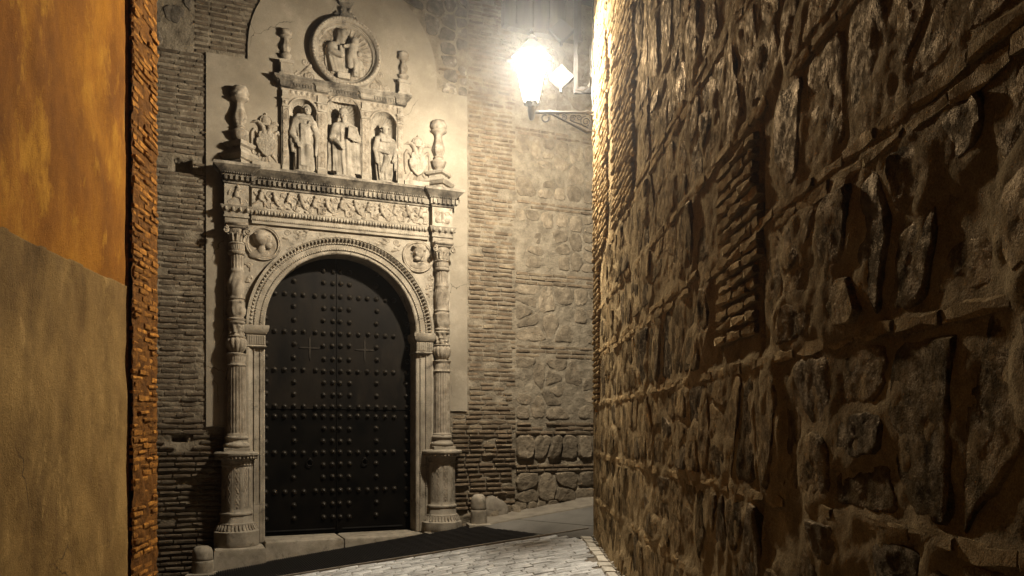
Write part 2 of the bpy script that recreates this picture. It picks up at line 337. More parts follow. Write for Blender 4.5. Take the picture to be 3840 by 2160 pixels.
def poly_stone(P, h, seed, n=20, rough=.3):
    rg = random.Random(seed); Q = P
    for k in range(2):
        t = rg.uniform(.10, .20); Q = [((1-q)*Q[i][0]+q*Q[(i+1) % len(Q)][0], (1-q)*Q[i][1]+q*Q[(i+1) % len(Q)][1]) for i in range(len(Q)) for q in (t, 1-t)]
    L = [0]
    for i in range(len(Q)): a, b = Q[i], Q[(i+1) % len(Q)]; L.append(L[-1]+math.hypot(b[0]-a[0], b[1]-a[1]))
    O = []
    for k in range(n):
        t = (k+rg.uniform(-.3, .3))/n % 1*L[-1]; i = max(0, next(j for j in range(len(L)) if L[j] > t)-1); f = (t-L[i])/(L[i+1]-L[i]+1e-9); a, b = Q[i], Q[(i+1) % len(Q)]
        O.append((a[0]+(b[0]-a[0])*f, a[1]+(b[1]-a[1])*f))
    O.sort(key=lambda p: math.atan2(p[1], p[0]))
    s = min(max(p[0] for p in P), max(p[1] for p in P)); O = [(x*(1+rg.uniform(-.09, .05)), z*(1+rg.uniform(-.09, .05))) for x, z in O]
    tx, tz = rg.uniform(-.4, .4)*h/s, rg.uniform(-.4, .4)*h/s; sd = rg.randrange(999)
    rings = [(1.04, -.8), (1.0, .1), (.965, .72), (.89, .96), (.72, 1.0), (.50, 1.0), (.28, 1.0), (.1, 1.0)]; vs_ = []
    for k, hh in rings:
        for x, z in O:
            x, z = x*k, z*k; d = h*hh
            if hh > 0: d += min(1, hh)*(tx*x+tz*z)+rough*(float(fbm(x*17+sd, z*12+sd*.37, sd, 4))-.47)*min(1, hh*1.3)
            vs_.append((x, d, z))
    vs_.append((0, h, 0)); m = len(rings); b = MB()
    b.add(vs_, [(k*n+i, k*n+(i+1) % n, (k+1)*n+(i+1) % n, (k+1)*n+i) for k in range(m-1) for i in range(n)]+[((m-1)*n+i, (m-1)*n+(i+1) % n, m*n) for i in range(n)]); return b
def grid(name, xs, zs, hf, mat, parent, keep=None, extra=None):
    X, Z = np.meshgrid(xs, zs, indexing='ij'); H = hf(X, Z); nx, nz = X.shape
    XX = X if extra is None else X+extra(X, Z)
    V = np.stack([XX.ravel(), -H.ravel(), Z.ravel()], 1); I = np.arange(nx*nz).reshape(nx, nz)
    Q = np.stack([I[:-1, :-1], I[1:, :-1], I[1:, 1:], I[:-1, 1:]], -1)
    if keep is not None:
        xc = (X[:-1, :-1]+X[1:, 1:])/2; zc = (Z[:-1, :-1]+Z[1:, 1:])/2; Q = Q[keep(xc, zc)]
    else: Q = Q.reshape(-1, 4)
    used, inv = np.unique(Q, return_inverse=True)
    return link(name, np_mesh(name, V[used], inv.reshape(-1, 4), mat), parent)
def merge(name, items, mat, parent, smooth=40):
    """items: (mesh, location, scale) joined into one mesh"""
    V, F = [], []
    for me, loc, scl, rot in items:
        b = len(V); c, s = math.cos(rot), math.sin(rot)
        for v in me.vertices:
            x, y, z = v.co.x*scl[0], v.co.y*scl[1], v.co.z*scl[2]
            V.append((loc[0]+x*c-z*s, loc[1]+y, loc[2]+x*s+z*c))
        F += [[i+b for i in p.vertices] for p in me.polygons]
    me = bpy.data.meshes.new(name); me.from_pydata(V, [], F); me.materials.append(mat)
    me.polygons.foreach_set('use_smooth', [True]*len(me.polygons)); me.set_sharp_from_angle(angle=R(smooth))
    return tag(link(name, me, parent), kind='stuff')
def lay(name, items, mat, parent, frame, limit=300, stuff=None):
    """items: (mesh, loc, scale, rot, size): the largest in view as parts, the rest joined"""
    def key(it):
        p = frame @ Vector(it[1]); return -it[4]/max(p.y, .5)**2*(1 if seen(p, 0) else .02)
    items = sorted(items, key=key)
    for me, loc, scl, rot, _ in items[:limit]: link(name, me, parent, loc, (0, -rot, 0), scl)
    if items[limit:]: merge(stuff or name+'s', [it[:4] for it in items[limit:]], mat, parent)

# ------------------------------------------------------------------ ground
gb = MB(False); gb.add([(-60, -60, -.06), (60, -60, -.06), (60, 60, -.06), (-60, 60, -.06)], [(0, 1, 2, 3)])
g = tag(link('ground', gb.mesh('ground', BED, fix=False), mat=GM), kind='structure')
st = MB(False)      # the smooth concrete side street beyond the corner, laid in bays
side = empty('side_street', GM); tag(side, kind='structure')
def bl(d): return 2.0+.17*d                                  # where the ribbed strip ends
bays = [0, .72, 1.45, 2.2, 3.0, 3.9, 4.9]
for k in range(len(bays)-1):
    a, b_ = bays[k]+(.006 if k else 0), bays[k+1]-.006
    m_ = MB(); d0, d1 = .62, 4.4
    vs_ = [(bl(d0)+a, d0), (bl(d1)+a, d1), (bl(d1)+b_, d1), (bl(d0)+b_, d0)]
    m_.add([(x, d, -.08) for x, d in vs_]+[(x, d, -.004+.003*(k % 2)) for x, d in vs_], [(0, 1, 2, 3), (4, 5, 6, 7), (0, 1, 5, 4), (1, 2, 6, 5), (2, 3, 7, 6), (3, 0, 4, 7)])
    m_.build('slab', ASPH, side)
rs = MB(); N_ = 34     # mortar fillet along the foot of the far wall
for k in range(N_+1):
    s_ = 2.25+k*.09; wob = float(fbm(s_*3, 1.7, 5))-.45
    rs.v += [(s_, -.05, .10+.05*wob), (s_, .16+.06*wob, .05+.03*wob), (s_, .58+.05*wob, .012), (s_, .60+.05*wob, -.05)]
for k in range(N_):
    for i in range(3): rs.f.append((k*4+i, k*4+4+i, k*4+5+i, k*4+1+i))
tag(rs.build('footing_strip', FLAG, side, 40))

# ribbed iron drain grating along the convent wall
GA = math.atan2(.68, 3.65)        # its front edge is skewed to the wall
def gfront(s): return 1.95+.175*(s+1.1)
grate = empty('drain_grating', GM @ Matrix.Translation((0, -1.2, 0)), 'dark ribbed iron grating strip along the foot of the carved portal', 'grating')
gm = MB()
s_ = -3.4
bar_me = {}
pan = MB(); pan.add([(-3.5, -.85, -.035), (3.0, -.85, -.035), (3.0, 1.6, -.035), (-3.5, .4, -.035)], [(0, 1, 2, 3)])
pan.build('tray', GRATE, grate)
while s_ < 2.35:
    d0 = .30; d1 = gfront(s_)
    if s_ > bl(1.1): d0 = max(d0, (s_-2.0)/.17)
    if d1-d0 > .1:
        b = MB(); b.box(-.0075, .0075, d0-1.2, d1-1.2, -.033, .004+.0015*math.sin(s_*37)); b.build('bar', GRATE, grate, loc=(s_, 0, 0))
    s_ += .030
eb = MB()
for k in range(40):
    s0_ = -3.4+k*.16; s1_ = s0_+.157; w_ = .05
    eb.add([(a, gfront(a)-1.2+o, z) for z in (-.05, .012) for a, o in ((s0_, .004), (s1_, .004), (s1_, w_), (s0_, w_))], [(0, 1, 2, 3), (4, 5, 6, 7), (0, 1, 5, 4), (1, 2, 6, 5), (2, 3, 7, 6), (3, 0, 4, 7)])
eb.build('edge_trim', BED, grate)

# brick pavement
rg = random.Random(5)
pave = empty('brick_pavement', GM); tag(pave, kind='structure')
pmes = []
for k in range(8):
    rr = random.Random(k+40); b = MB(False); L_, W_, T_ = .118, .054, .05; vs_ = []
    for z, kx in ((-.06, 1.0), (.0-.007, 1.0), (.0, .93)):
        for sx, sy in ((-1, -1), (1, -1), (1, 1), (-1, 1)):
            vs_.append((sx*L_*kx*(1 if kx == 1 else .985)+rr.uniform(-.004, .004), sy*(W_-(.004 if kx < 1 else 0))+rr.uniform(-.003, .003), z+(rr.uniform(-.003, .003) if z == 0 else 0)))
    b.add(vs_, [(3, 2, 1, 0), (8, 9, 10, 11)]+[(q*4+i, q*4+(i+1) % 4, q*4+4+(i+1) % 4, q*4+4+i) for q in range(2) for i in range(4)])
    pmes.append(b.mesh('paver', PAVER, 50))
e1 = Vector((math.cos(GA), math.sin(GA))); e2 = Vector((-math.sin(GA), math.cos(GA)))
pit = []
for r in range(0, 62):
    off = rg.uniform(0, .25)
    for c in range(-20, 30):
        q = e1*(c*.243+off)+e2*(r*.113+2.25)
        s_, d_ = q.x, q.y
        if d_ < gfront(s_)+.11 or (s_ > bl(d_)-.03): continue
        p = GM @ Vector((s_, -d_, 0))
        if p.x > 1.222-.013*p.y-.17 or p.y < 3 or p.x < -2.5-.109*p.y: continue
        x, y = proj(p)
        if not (150 < x < 680 and y < 640): continue
        pit.append((p.y, (s_+rg.uniform(-.003, .003), -d_, rg.uniform(-.006, .004)), -GA+rg.uniform(-.02, .02)))
pit.sort(key=lambda t: t[0]+(0 if proj(GM @ Vector(t[1]))[1] < 580 else 20))
for k, (_, loc, rz) in enumerate(pit[:300]): link('paver', pmes[k % 8], pave, loc, (rg.uniform(-.012, .012), rg.uniform(-.012, .012), rz))
V, F = [], []
for k, (_, loc, rz) in enumerate(pit[300:]):
    me = pmes[k % 8]; b = len(V); c, s = math.cos(rz), math.sin(rz)
    V += [(loc[0]+v.co.x*c-v.co.y*s, loc[1]+v.co.x*s+v.co.y*c, loc[2]+v.co.z) for v in me.vertices]; F += [[i+b for i in p.vertices] for p in me.polygons]
if V:
    me = bpy.data.meshes.new('far_pavers'); me.from_pydata(V, [], F); me.materials.append(PAVER); tag(link('outlying_pavers', me, pave), kind='stuff')
bb = MB(False); bb.add([(-7, -16, -.014), (3.2, -16, -.014), (3.2, -1.7, -.014), (-7, -1.2, -.014)], [(0, 1, 2, 3)])
link('sand_bed', bb.mesh('sand_bed', BED, fix=False), pave)

# pale kerb stones and grit at the foot of the rubble wall
rg = random.Random(3)
q = .05
while q < 4.2:
    L_ = rg.uniform(.22, .4); b = MB(False)
    hw = rg.uniform(.045, .075); off = -.13
    p = RM @ Vector((q+L_/2, off, 0)); p.z = gxy(p.x, p.y)
    vs_ = []
    for z, k in ((-.1, 1), (.006, 1), (.018, .9)):
        for sx, sy in ((-1, -1), (1, -1), (1, 1), (-1, 1)): vs_.append((sx*(L_/2-.006)*(1 if k == 1 else .96)+rg.uniform(-.008, .008), sy*hw*k+rg.uniform(-.008, .008), z+rg.uniform(-.004, .004)))
    b.add(vs_, [(3, 2, 1, 0), (8, 9, 10, 11)]+[(a*4+i, a*4+(i+1) % 4, a*4+4+(i+1) % 4, a*4+4+i) for a in range(2) for i in range(4)])
    mt = Matrix.Translation(p) @ Matrix.Rotation(RW_ANG, 4, 'Z') @ Matrix.Rotation(.0, 4, 'Y')
    o = link('kerb_stone', b.mesh('kerb_stone', KERB, 40), mat=mt)
    tag(o, 'pale worn kerb stone set in a row along the foot of the rubble wall', 'kerb stone', 'kerb stones below the rubble wall'); q += L_+.008
gr = MB(False)
for k in range(170):
    q = rg.uniform(.0, 4.2); p = RM @ Vector((q, -abs(rg.gauss(.03, .05)), 0)); r = rg.uniform(.006, .022)
    gr.ell((p.x, p.y, gxy(p.x, p.y)+r*.3), (r, r*rg.uniform(.6, 1.2), r*.7), 5, 3)
tag(gr.build('grit', KERB), 'loose pale grit at the foot of the rubble wall', kind='stuff')

# ------------------------------------------------------------------ convent wall
cw = empty('convent_wall', FM, 'old brick and rubble convent wall around the carved stone portal', 'wall')
CS, CZ, CR = .13, 7.4, 1.47
def in_arch(s, z): return (abs(s-CS) < CR and z < CZ) or math.hypot(s-CS, z-CZ) < CR
def wall_h(S, Z):
    low = 1/(1+np.exp(-(1.62-Z)/.07)); side_ = ((S < -1.5) | (S > 1.8))
    h = -.004-.03*low+(.020+.022*low)*(fbm(S*6, Z*8, 3, 5)-.5)*2+.02*(fbm(S*1.2, Z*1.2, 9)-.5)
    def hole(a, b, c, d_, dep):
        r = (fbm(S*14, Z*14, 21)-.5)*.05
        return np.where((S > a+r) & (S < b+r) & (Z > c+r) & (Z < d_+r), -dep, 0)
    return h+hole(-2.35, -2.13, 5.40, 5.61, .2)+hole(-2.38, -2.16, 1.49, 1.57, .16)
def wall_keep(S, Z):
    x = np.abs(S-SC); return ~((x < 1.2) & (Z < 3.23) | (np.hypot(S-SC, Z-3.23) < 1.2)) & ~((x < 1.0) & (Z > 4.8) & (Z < 8.0))
grid('mortar_bed', np.arange(-3.4, 5.4, .028), np.arange(-.9, 9.2, .028), wall_h, MORTAR, cw, wall_keep)
core = MB(); core.box(-3.4, -1.25, -.6, -.25, -.9, 9.2); core.box(1.4, 5.4, -.6, -.25, -.9, 9.2); core.box(-1.25, 1.4, -.6, -.25, 4.6, 9.2); core.build('wall_core', MORTAR, cw)
fb = [brick_mesh('brick', 1, .044, .030, k, BRICK, .004, .26) for k in range(14)]
items = []; rg = random.Random(11)
def course(s0, s1, z, low, hole=None):
    s = s0+rg.uniform(0, .04)
    while s < s1-.06:
        L_ = min(rg.uniform(.20, .31), s1-s)
        if s1-s-L_ < .07: L_ = s1-s
        if not (hole and hole(s, s+L_, z)) and rg.random() > (.07 if low else .03):
            pr = rg.uniform(.45, 1.25) if low else rg.uniform(.10, .62)
            items.append((fb[rg.randrange(14)], (s+L_/2, .004 if not low else rg.uniform(.012, .03), z+rg.uniform(-.004, .004)), (L_-rg.uniform(.008, .022), pr if not low else pr*1.35, rg.uniform(.85, 1.12)), rg.uniform(-.012, .012), L_))
        s += L_
def hole1(a, b, z): return (b > -2.36 and a < -2.12 and 5.38 < z < 5.63) or (b > -2.38 and a < -2.14 and 1.48 < z < 1.58)
z = -.42
while z < 8.9:
    low = z < 1.62
    if z < 7.2 or True:
        e = -1.66 if z < 1.62 else -1.915
        if z > 7.15: course(-2.10, -1.88, z, low)
        else: course(-2.78+rg.uniform(-.1, 0), e, z, low, hole1)
    if z > 7.22:
        hw = math.sqrt(max(0, CR**2-max(0, z-CZ)**2)) if z < CZ+CR else 0
        course(-1.88, CS-hw-.02, z, False)
    if z > (.32 if True else 0): course(2.14 if z > 1.98 else 1.86, 2.95+.06*((int(z/.34)) % 2), z, low)
    z += rg.uniform(.074, .084)
for zb, n in ((7.62, 2), (6.75, 2), (5.5, 2), (4.2, 3), (2.95, 3), (1.62, 3), (.97, 2)):
    for k in range(n):
        if zb < 7: course(3.0, 5.0, zb+k*.075, zb < 1.7)
        else: course(1.62, 2.13, zb+k*.075-.1, False)
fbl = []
for me in fb: m2 = me.copy(); m2.materials[0] = DARKBRICK; fbl.append(m2)
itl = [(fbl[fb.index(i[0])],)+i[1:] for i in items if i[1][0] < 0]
lay('brick', itl, DARKBRICK, cw, FM, 150, 'farther_dark_bricks')
lay('brick', [i for i in items if i[1][0] >= 0], BRICK, cw, FM, 150, 'farther_bricks')
stones = []
rg = random.Random(23)
def stone_zone(x0, x1, z0, z1, wr, rows, gap, h, ok=None, drop=.08):
    for x, z, rx, rz, P in rubble(rg, x0, x1, z0, z1, wr, rows, gap, drop, ok): stones.append((x, z, P, h*rg.uniform(.5, 1.4)))
for z0, z1, h, rows in [(.42, .93, .06, (1, 2, 2)), (1.16, 1.58, .075, (1, 1)), (1.86, 2.91, .010, (2, 3, 4)), (3.2, 4.15, .008, (2, 3, 4)), (4.46, 5.45, .007, (2, 3, 4)), (5.68, 6.7, .007, (2, 3, 4)), (6.92, 8.3, .007, (3, 4, 5))]:
    stone_zone(3.02, 5.0, z0, z1, (.12, .46), rows if z1 < 1.7 else (2, 3, 4, 5, 6), .02 if z1 < 1.7 else .034, h, None, .08 if z1 < 1.7 else .22)
stone_zone(1.0, 2.13, 7.2, 9.0, (.12, .42), (4, 6, 8, 11), .034, .012, lambda x, z, a, b: not in_arch(x-a*.8, z-b*.4) and not in_arch(x-a, z))
stone_zone(-2.78, -2.12, 7.2, 9.0, (.2, .36), (6, 8), .05, .015, drop=.4)
stone_zone(2.2, 3.05, .08, .40, (.15, .3), (1, 2), .015, .09)
stone_zone(3.0, 5.0, .2, .45, (.15, .3), (1,), .02, .06)
for k, (x, z, P, h) in enumerate(stones):
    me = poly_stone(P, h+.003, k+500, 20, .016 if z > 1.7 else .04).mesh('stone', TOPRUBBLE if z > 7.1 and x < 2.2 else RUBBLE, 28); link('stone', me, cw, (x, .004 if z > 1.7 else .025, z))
# patch of cement render by the right-hand bollard
b = stone_mb(.22, .26, .10, 77, 22, .2, 2.4); b.build('cement_patch', FLAG, cw, 60, loc=(2.62, 0, .30))

# stepped and arched plaster panel behind the portal
pn = MB(); xs = np.concatenate([np.arange(-1.92, 2.125, .03), [2.125]])
def ptop(s):
    t = 7.2 if (s < CS-CR or s > CS+CR) else 0
    return t or CZ+math.sqrt(max(0, CR**2-(s-CS)**2))
def pbot(s):
    x = abs(s-SC)
    if x < .90: return 6.86
    if x < 1.28: return 3.23+math.sqrt(max(0, 1.28**2-x*x))
    return (1.70+.10*float(fbm(s*9, 3.1, 4))-.03 if s < 0 else 1.97+.02*float(fbm(s*9, 7.1, 4)))
cols = []
ss = sorted(set([round(float(v), 4) for v in xs]+[CS-CR-.0005, CS-CR+.0005, CS+CR-.0005, CS+CR+.0005]))
for s in ss: cols.append((s, pbot(s), ptop(s)))
n = len(cols); PT = .028
for s, b0, t0 in cols: pn.v += [(s, PT, b0), (s, PT, t0), (s, -.03, t0), (s, -.03, b0)]
for k in range(n-1):
    for i in range(4): pn.f.append((k*4+i, k*4+(i+1) % 4, k*4+4+(i+1) % 4, k*4+4+i))
pn.f += [(0, 1, 2, 3), ((n-1)*4+3, (n-1)*4+2, (n-1)*4+1, (n-1)*4)]
panel = pn.build('plaster_panel', PANEL, cw)

# dark timber bay over the side street
bay = empty('timber_bay', FM @ Matrix.Translation((2.8, 0, 8.52)), 'dark boarded timber bay high on the wall above the street lantern', 'bay')
for k in range(9):
    b = MB(); b.box(-.075, .075, .02, .10+.01*(k % 2), 0, 1.0); b.build('board', WOOD, bay, loc=(.10+k*.155, 0, .0))
b = MB(); b.box(-.06, .02, .0, .16, -.06, 1.0); b.build('post', WOOD, bay)
b = MB(); b.box(.02, 1.42, .0, .15, -.07, -.003); b.build('sill_beam', WOOD, bay)

# ------------------------------------------------------------------ rubble wall on the right of the alley
rw = empty('rubble_wall', RM, 'tall rubble wall with brick courses and brick quoins, raked by lantern light', 'wall')
COURSES = [(.76, 1), (1.35, 1), (1.98, 1), (2.56, 2), (3.16, 1), (3.77, 2), (4.37, 1), (4.97, 1), (5.57, 1), (6.17, 1), (6.77, 1), (7.37, 1), (7.97, 1)]
QB = [(-.02, .50, 1.98, 3.76), (-.02, 1.25, 3.84, 8.5), (1.75, 3.1, 3.84, 8.4), (5.95, 6.62, 2.12, 3.12)]
def in_qb(x, z, a=0, b=0): return any(x+a > q0-.03 and x-a < q1+.03 and z+b > z0-.02 and z-b < z1+.02 for q0, q1, z0, z1 in QB)
def vis_r(q, z): 
    p = RM @ Vector((q, 0, z)); return p.y > 1.1 and 1.66-.9*p.y-.4 < z < 1.66+.62*p.y+.45
rg = random.Random(31); rst = []
zs_ = [.12]+[c for c, _ in COURSES]+[8.5]
for k in range(len(zs_)-1):
    z0 = zs_[k]+(.045 if k else 0)+(.075 if k and COURSES[k-1][1] == 2 else 0); z1 = zs_[k+1]-.035
    for x, z, rx, rz, P in rubble(rg, .03, 9.3, z0, z1, (.13, .46), (1, 1, 2, 2, 3), .030, .10, lambda x, z, a, b: not in_qb(x, z, a, b) and vis_r(x, z)):
        rst.append((x, z, rx, rz, rg.choice([.003, .007, .011, .016, .024])*rg.uniform(.8, 1.2), P))
xs = np.arange(-.0, 9.32, .021); zs = np.arange(-.3, 8.5, .021)
HX = np.zeros((len(xs), len(zs)))
for x, z, rx, rz, h, P in rst:       # mortar is dragged up round every stone
    i0, i1 = np.searchsorted(xs, [x-rx-.12, x+rx+.12]); j0, j1 = np.searchsorted(zs, [z-rz-.12, z+rz+.12])
    XX, ZZ = np.meshgrid(xs[i0:i1], zs[j0:j1], indexing='ij')
    dd = (np.hypot((XX-x)/rx, (ZZ-z)/rz)-1)*min(rx, rz)
    HX[i0:i1, j0:j1] = np.maximum(HX[i0:i1, j0:j1], (h*.8+.003)*(.35+1.5*fbm(XX*9, ZZ*9, 91))*np.exp(-np.maximum(dd, 0)**2/.0022))
def rw_h(S, Z):
    tp = np.clip(S/5, .35, 1)
    h = HX+.014*(fbm(S*1.7, Z*1.4, 41)-.5)*2+tp*(.007*(fbm(S*7, Z*6, 47)-.5)*2+.006*(fbm(S*21, Z*19, 57)-.5)*2)
    for q0, q1, z0, z1 in QB: h = np.where((S > q0-.02) & (S < q1+.02) & (Z > z0) & (Z < z1), .3*h-.004, h)
    for c, nrow in COURSES: h = h+.010*np.exp(-((Z-c-(.035 if nrow == 2 else 0)-.01)/(.032 if nrow == 1 else .06))**2)*(.5+fbm(S*2.5, Z*.1+c, 61))
    return h+np.where(Z < .5, (.5-Z)*.10, 0)-.03*np.exp(-((S-6.68)/.02)**2)*(Z < 3.4)*(Z > .9)
def rw_keep(S, Z): y = 10.4-S; return (Z > 1.66-.9*y-.5) & (Z < 1.66+.62*y+.55)
def wob(S, Z): return np.where(S < .001, -.02+.05*(fbm(Z*3, Z*.7+3, 71)-.5), 0)
grid('mortar_bed', xs, zs, rw_h, RMORTAR, rw, rw_keep, wob)
b = MB(); b.box(.0, 9.3, -4, -.10, -.6, 8.5); b.build('wall_core', RMORTAR, rw)
rz_ = MB()
for k, z in enumerate(np.arange(-.5, 8.55, .1)):
    e = float(-.02+.05*(fbm(np.array(z*3), np.array(z*.7+3), 71)-.5)); rz_.v += [(e, .02, float(z)), (e-.01, -.3, float(z)), (e, -4, float(z))]
for k in range(len(rz_.v)//3-1):
    for i in range(2): rz_.f.append((k*3+i, k*3+1+i, k*3+4+i, k*3+3+i))
rz_.build('return_face', RMORTAR, rw)
sit = []
for k, (x, z, rx, rz, h, P) in enumerate(rst):
    y = 10.4-x; n = 24 if y < 5 else 16
    me = poly_stone(P, h+.005, k+9000, n, .018 if y < 6 else .009).mesh('stone', GSTONE if random.Random(k).random() < .15 else RSTONE, 34)
    base = float(.014*(fbm(x*1.7, z*1.4, 41)-.5)*2)+(max(0, .5-z)*.10)
    sit.append((me, (x, -base, z), (1, 1, 1), 0, rx*rz*4*min(1, (1.15/y+.02)/.3)))
lay('stone', sit, RSTONE, rw, RM, 300, 'farther_stones')
rb = [brick_mesh('brick', 1, .05, .034, k+60, RBRICK, .009, .2) for k in range(14)]
rq = [brick_mesh('brick', 1, .05, .034, k+160, QBRICK, .003, .26) for k in range(14)]
items = []; rg = random.Random(37)
def rcourse(q0, q1, z, pr, Lr=(.22, .32), miss=.06, pz=1.0, pool=rb):
    s = q0
    while s < q1-.05:
        L_ = min(rg.uniform(*Lr), q1-s)
        if q1-s-L_ < .06: L_ = q1-s
        if vis_r(s+L_/2, z) and rg.random() > miss:
            base = float(.014*(fbm((s+L_/2)*1.7, z*1.4, 41)-.5)*2)
            items.append((pool[rg.randrange(14)], (s+L_/2, -base*(1 if pool is rb else .3), z+rg.uniform(-.006, .006)*(1 if pool is rb else .4)), (L_-rg.uniform(.006, .02), rg.uniform(.7, 1.25)*pr, pz*rg.uniform(.85, 1.1)), rg.uniform(-.012, .012), L_*.05))
        s += L_
for c, nrow in COURSES:
    for r in range(nrow): rcourse(.5 if c > 1.9 else .0, 9.3, c+r*.07, .58, miss=.16)
for q0, q1, z0, z1 in QB:
    z = z0+.03; k = 0
    while z < z1:
        rcourse(q0+rg.uniform(-.015, .015), q1+(.10 if (k//5) % 2 else 0)*(1 if q0 < 1 else .6), z, 1.15 if q0 < 5 else .75, (.2, .3), .02, .92, rq if q0 < 5 else rb); z += rg.uniform(.066, .074); k += 1
lay('brick', items, RBRICK, rw, RM, 300, 'farther_bricks')

# ------------------------------------------------------------------ plastered house on the left
lh = empty('plastered_house', LM, 'orange limewashed house with buff dado and a brick corner pier', 'house')
b = MB(); b.box(1.0, 7.78, -4, -.12, -1.2, 7.2); b.build('wall_core', OMORTAR, lh)
def lp(S, Z): return .045*(fbm(S*1.1, Z*.8, 81)-.5)*2+.010*(fbm(S*5, Z*3.5, 83)-.5)*2-np.where(S > 6.99, (S-6.99)*1.0, 0)
grid('orange_plaster', np.arange(1.0, 7.045, .04), np.arange(2.90, 7.2, .04), lambda S, Z: lp(S, Z), ORANGE, lh)
def ld(S, Z): return .022+lp(S, Z)+.006*(fbm(S*4, Z*4, 85)-.5)-np.where(Z > 2.915+.03*(fbm(S*6, S*0+2.0, 99, 5)-.5), .03, 0)
grid('dado', np.arange(1.0, 7.065, .03), np.arange(-1.2, 2.95, .012), ld, DADO, lh)
b = MB(); b.box(1.0, 7.03, -.13, -.022, -1.2, 7.2); b.build('plaster_edge', DADO, lh)
grid('mortar_bed', np.arange(7.14, 7.80, .02), np.arange(-1.2, 7.2, .02), lambda S, Z: .005+.022*(fbm(S*8, Z*11, 87)-.5)*2, OMORTAR, lh)
b = MB(); b.box(7.14, 7.78, -.13, -.035, -1.2, 7.2); b.build('pier_core', OMORTAR, lh)
ob = [brick_mesh('brick', 1, .045, .03, k+90, OBRICK, .004, .3) for k in range(12)]
items = []; rg = random.Random(41); z = -.15; k = 0
while z < 6.3:
    s = 7.14; brk = [7.14, 7.14+(.26 if k % 2 else .13)+rg.uniform(-.03, .03), 7.14+(.50 if k % 2 else .40)+rg.uniform(-.03, .03), 7.80+rg.uniform(-.012, .012)]
    for a, e in zip(brk, brk[1:]):
        if rg.random() > .16: items.append((ob[rg.randrange(12)], ((a+e)/2, rg.uniform(-.006, .012), z+rg.uniform(-.006, .006)), (e-a-rg.uniform(.01, .05), rg.uniform(.3, 1.0), rg.uniform(.65, 1.15)), rg.uniform(-.06, .06), (e-a)*.05))
    z += rg.uniform(.058, .066); k += 1
lay('brick', items, OBRICK, lh, LM, 300, 'other_bricks')

# ------------------------------------------------------------------ carving tools
def surfnet(fn, lo, hi, h):
    """surface of fn < 0 on a grid (surface nets)"""
    ax = [np.arange(lo[i]-1.5*h, hi[i]+1.6*h, h) for i in range(3)]
    X, Y, Z = np.meshgrid(*ax, indexing='ij'); Fv = fn(X, Y, Z); S = Fv < 0; n = np.array(Fv.shape)
    cnt = np.zeros(n-1, 'i4'); acc = np.zeros(tuple(n-1)+(3,))
    sl = lambda o: tuple(slice(o[i], n[i]-1+o[i]) for i in range(3))
    for a in range(3):
        for o1 in (0, 1):
            for o2 in (0, 1):
                o = [0, 0, 0]; b, c = [(1, 2), (0, 2), (0, 1)][a]; o[b] = o1; o[c] = o2; p = o[:]; p[a] = 1
                f0, f1 = Fv[sl(o)], Fv[sl(p)]; m = (f0 < 0) != (f1 < 0); t = np.where(m, f0/np.where(m, f0-f1, 1), 0)
                cnt += m; v = np.zeros(tuple(n-1)+(3,)); v[..., a] = t; v[..., b] = o1; v[..., c] = o2; acc += v*m[..., None]
    M_ = cnt > 0; idx = np.full(tuple(n-1), -1); idx[M_] = np.arange(M_.sum())
    base = np.stack(np.meshgrid(*[np.arange(k-1) for k in n], indexing='ij'), -1)[M_]
    V = (base+acc[M_]/cnt[M_][:, None])*h+np.array([a[0] for a in ax]); Q = []
    for a in range(3):
        b, c = [(1, 2), (2, 0), (0, 1)][a]
        s0 = [slice(1, -1)]*3; s0[a] = slice(0, -1); s1 = s0[:]; s1[a] = slice(1, None)
        e0, e1 = S[tuple(s0)], S[tuple(s1)]; ii = np.argwhere(e0 != e1)
        if not len(ii): continue
        off = np.ones(3, int); off[a] = 0; g0 = ii+off; up = e0[tuple(ii.T)]
        db = np.zeros(3, int); db[b] = 1; dc = np.zeros(3, int); dc[c] = 1
        q = np.stack([idx[tuple((g0-db-dc).T)], idx[tuple((g0-dc).T)], idx[tuple(g0.T)], idx[tuple((g0-db).T)]], 1)
        q[~up] = q[~up][:, ::-1]; Q.append(q)
    return V, np.concatenate(Q)
def smin(a, b, k): h = np.clip(.5+.5*(b-a)/k, 0, 1); return b*(1-h)+a*h-k*h*(1-h)
def e_ell(P, c, r):
    x, y, z = [(P[i]-c[i])/r[i] for i in range(3)]; return (np.sqrt(x*x+y*y+z*z)-1)*min(r)
def e_cap(P, a, b, r0, r1=None):
    r1 = r0 if r1 is None else r1; d = [b[i]-a[i] for i in range(3)]; L2 = sum(q*q for q in d) or 1e-9
    t = np.clip(sum((P[i]-a[i])*d[i] for i in range(3))/L2, 0, 1)
    return np.sqrt(sum((P[i]-a[i]-t*d[i])**2 for i in range(3)))-(r0+(r1-r0)*t)
def e_box(P, c, r, rot=0, rd=.004):
    x, y, z = P[0]-c[0], P[1]-c[1], P[2]-c[2]; cs, sn = math.cos(rot), math.sin(rot); x, z = x*cs+z*sn, -x*sn+z*cs
    q = [np.abs(x)-r[0]+rd, np.abs(y)-r[1]+rd, np.abs(z)-r[2]+rd]
    return np.sqrt(sum(np.maximum(k, 0)**2 for k in q))+np.minimum(np.maximum(np.maximum(q[0], q[1]), q[2]), 0)-rd
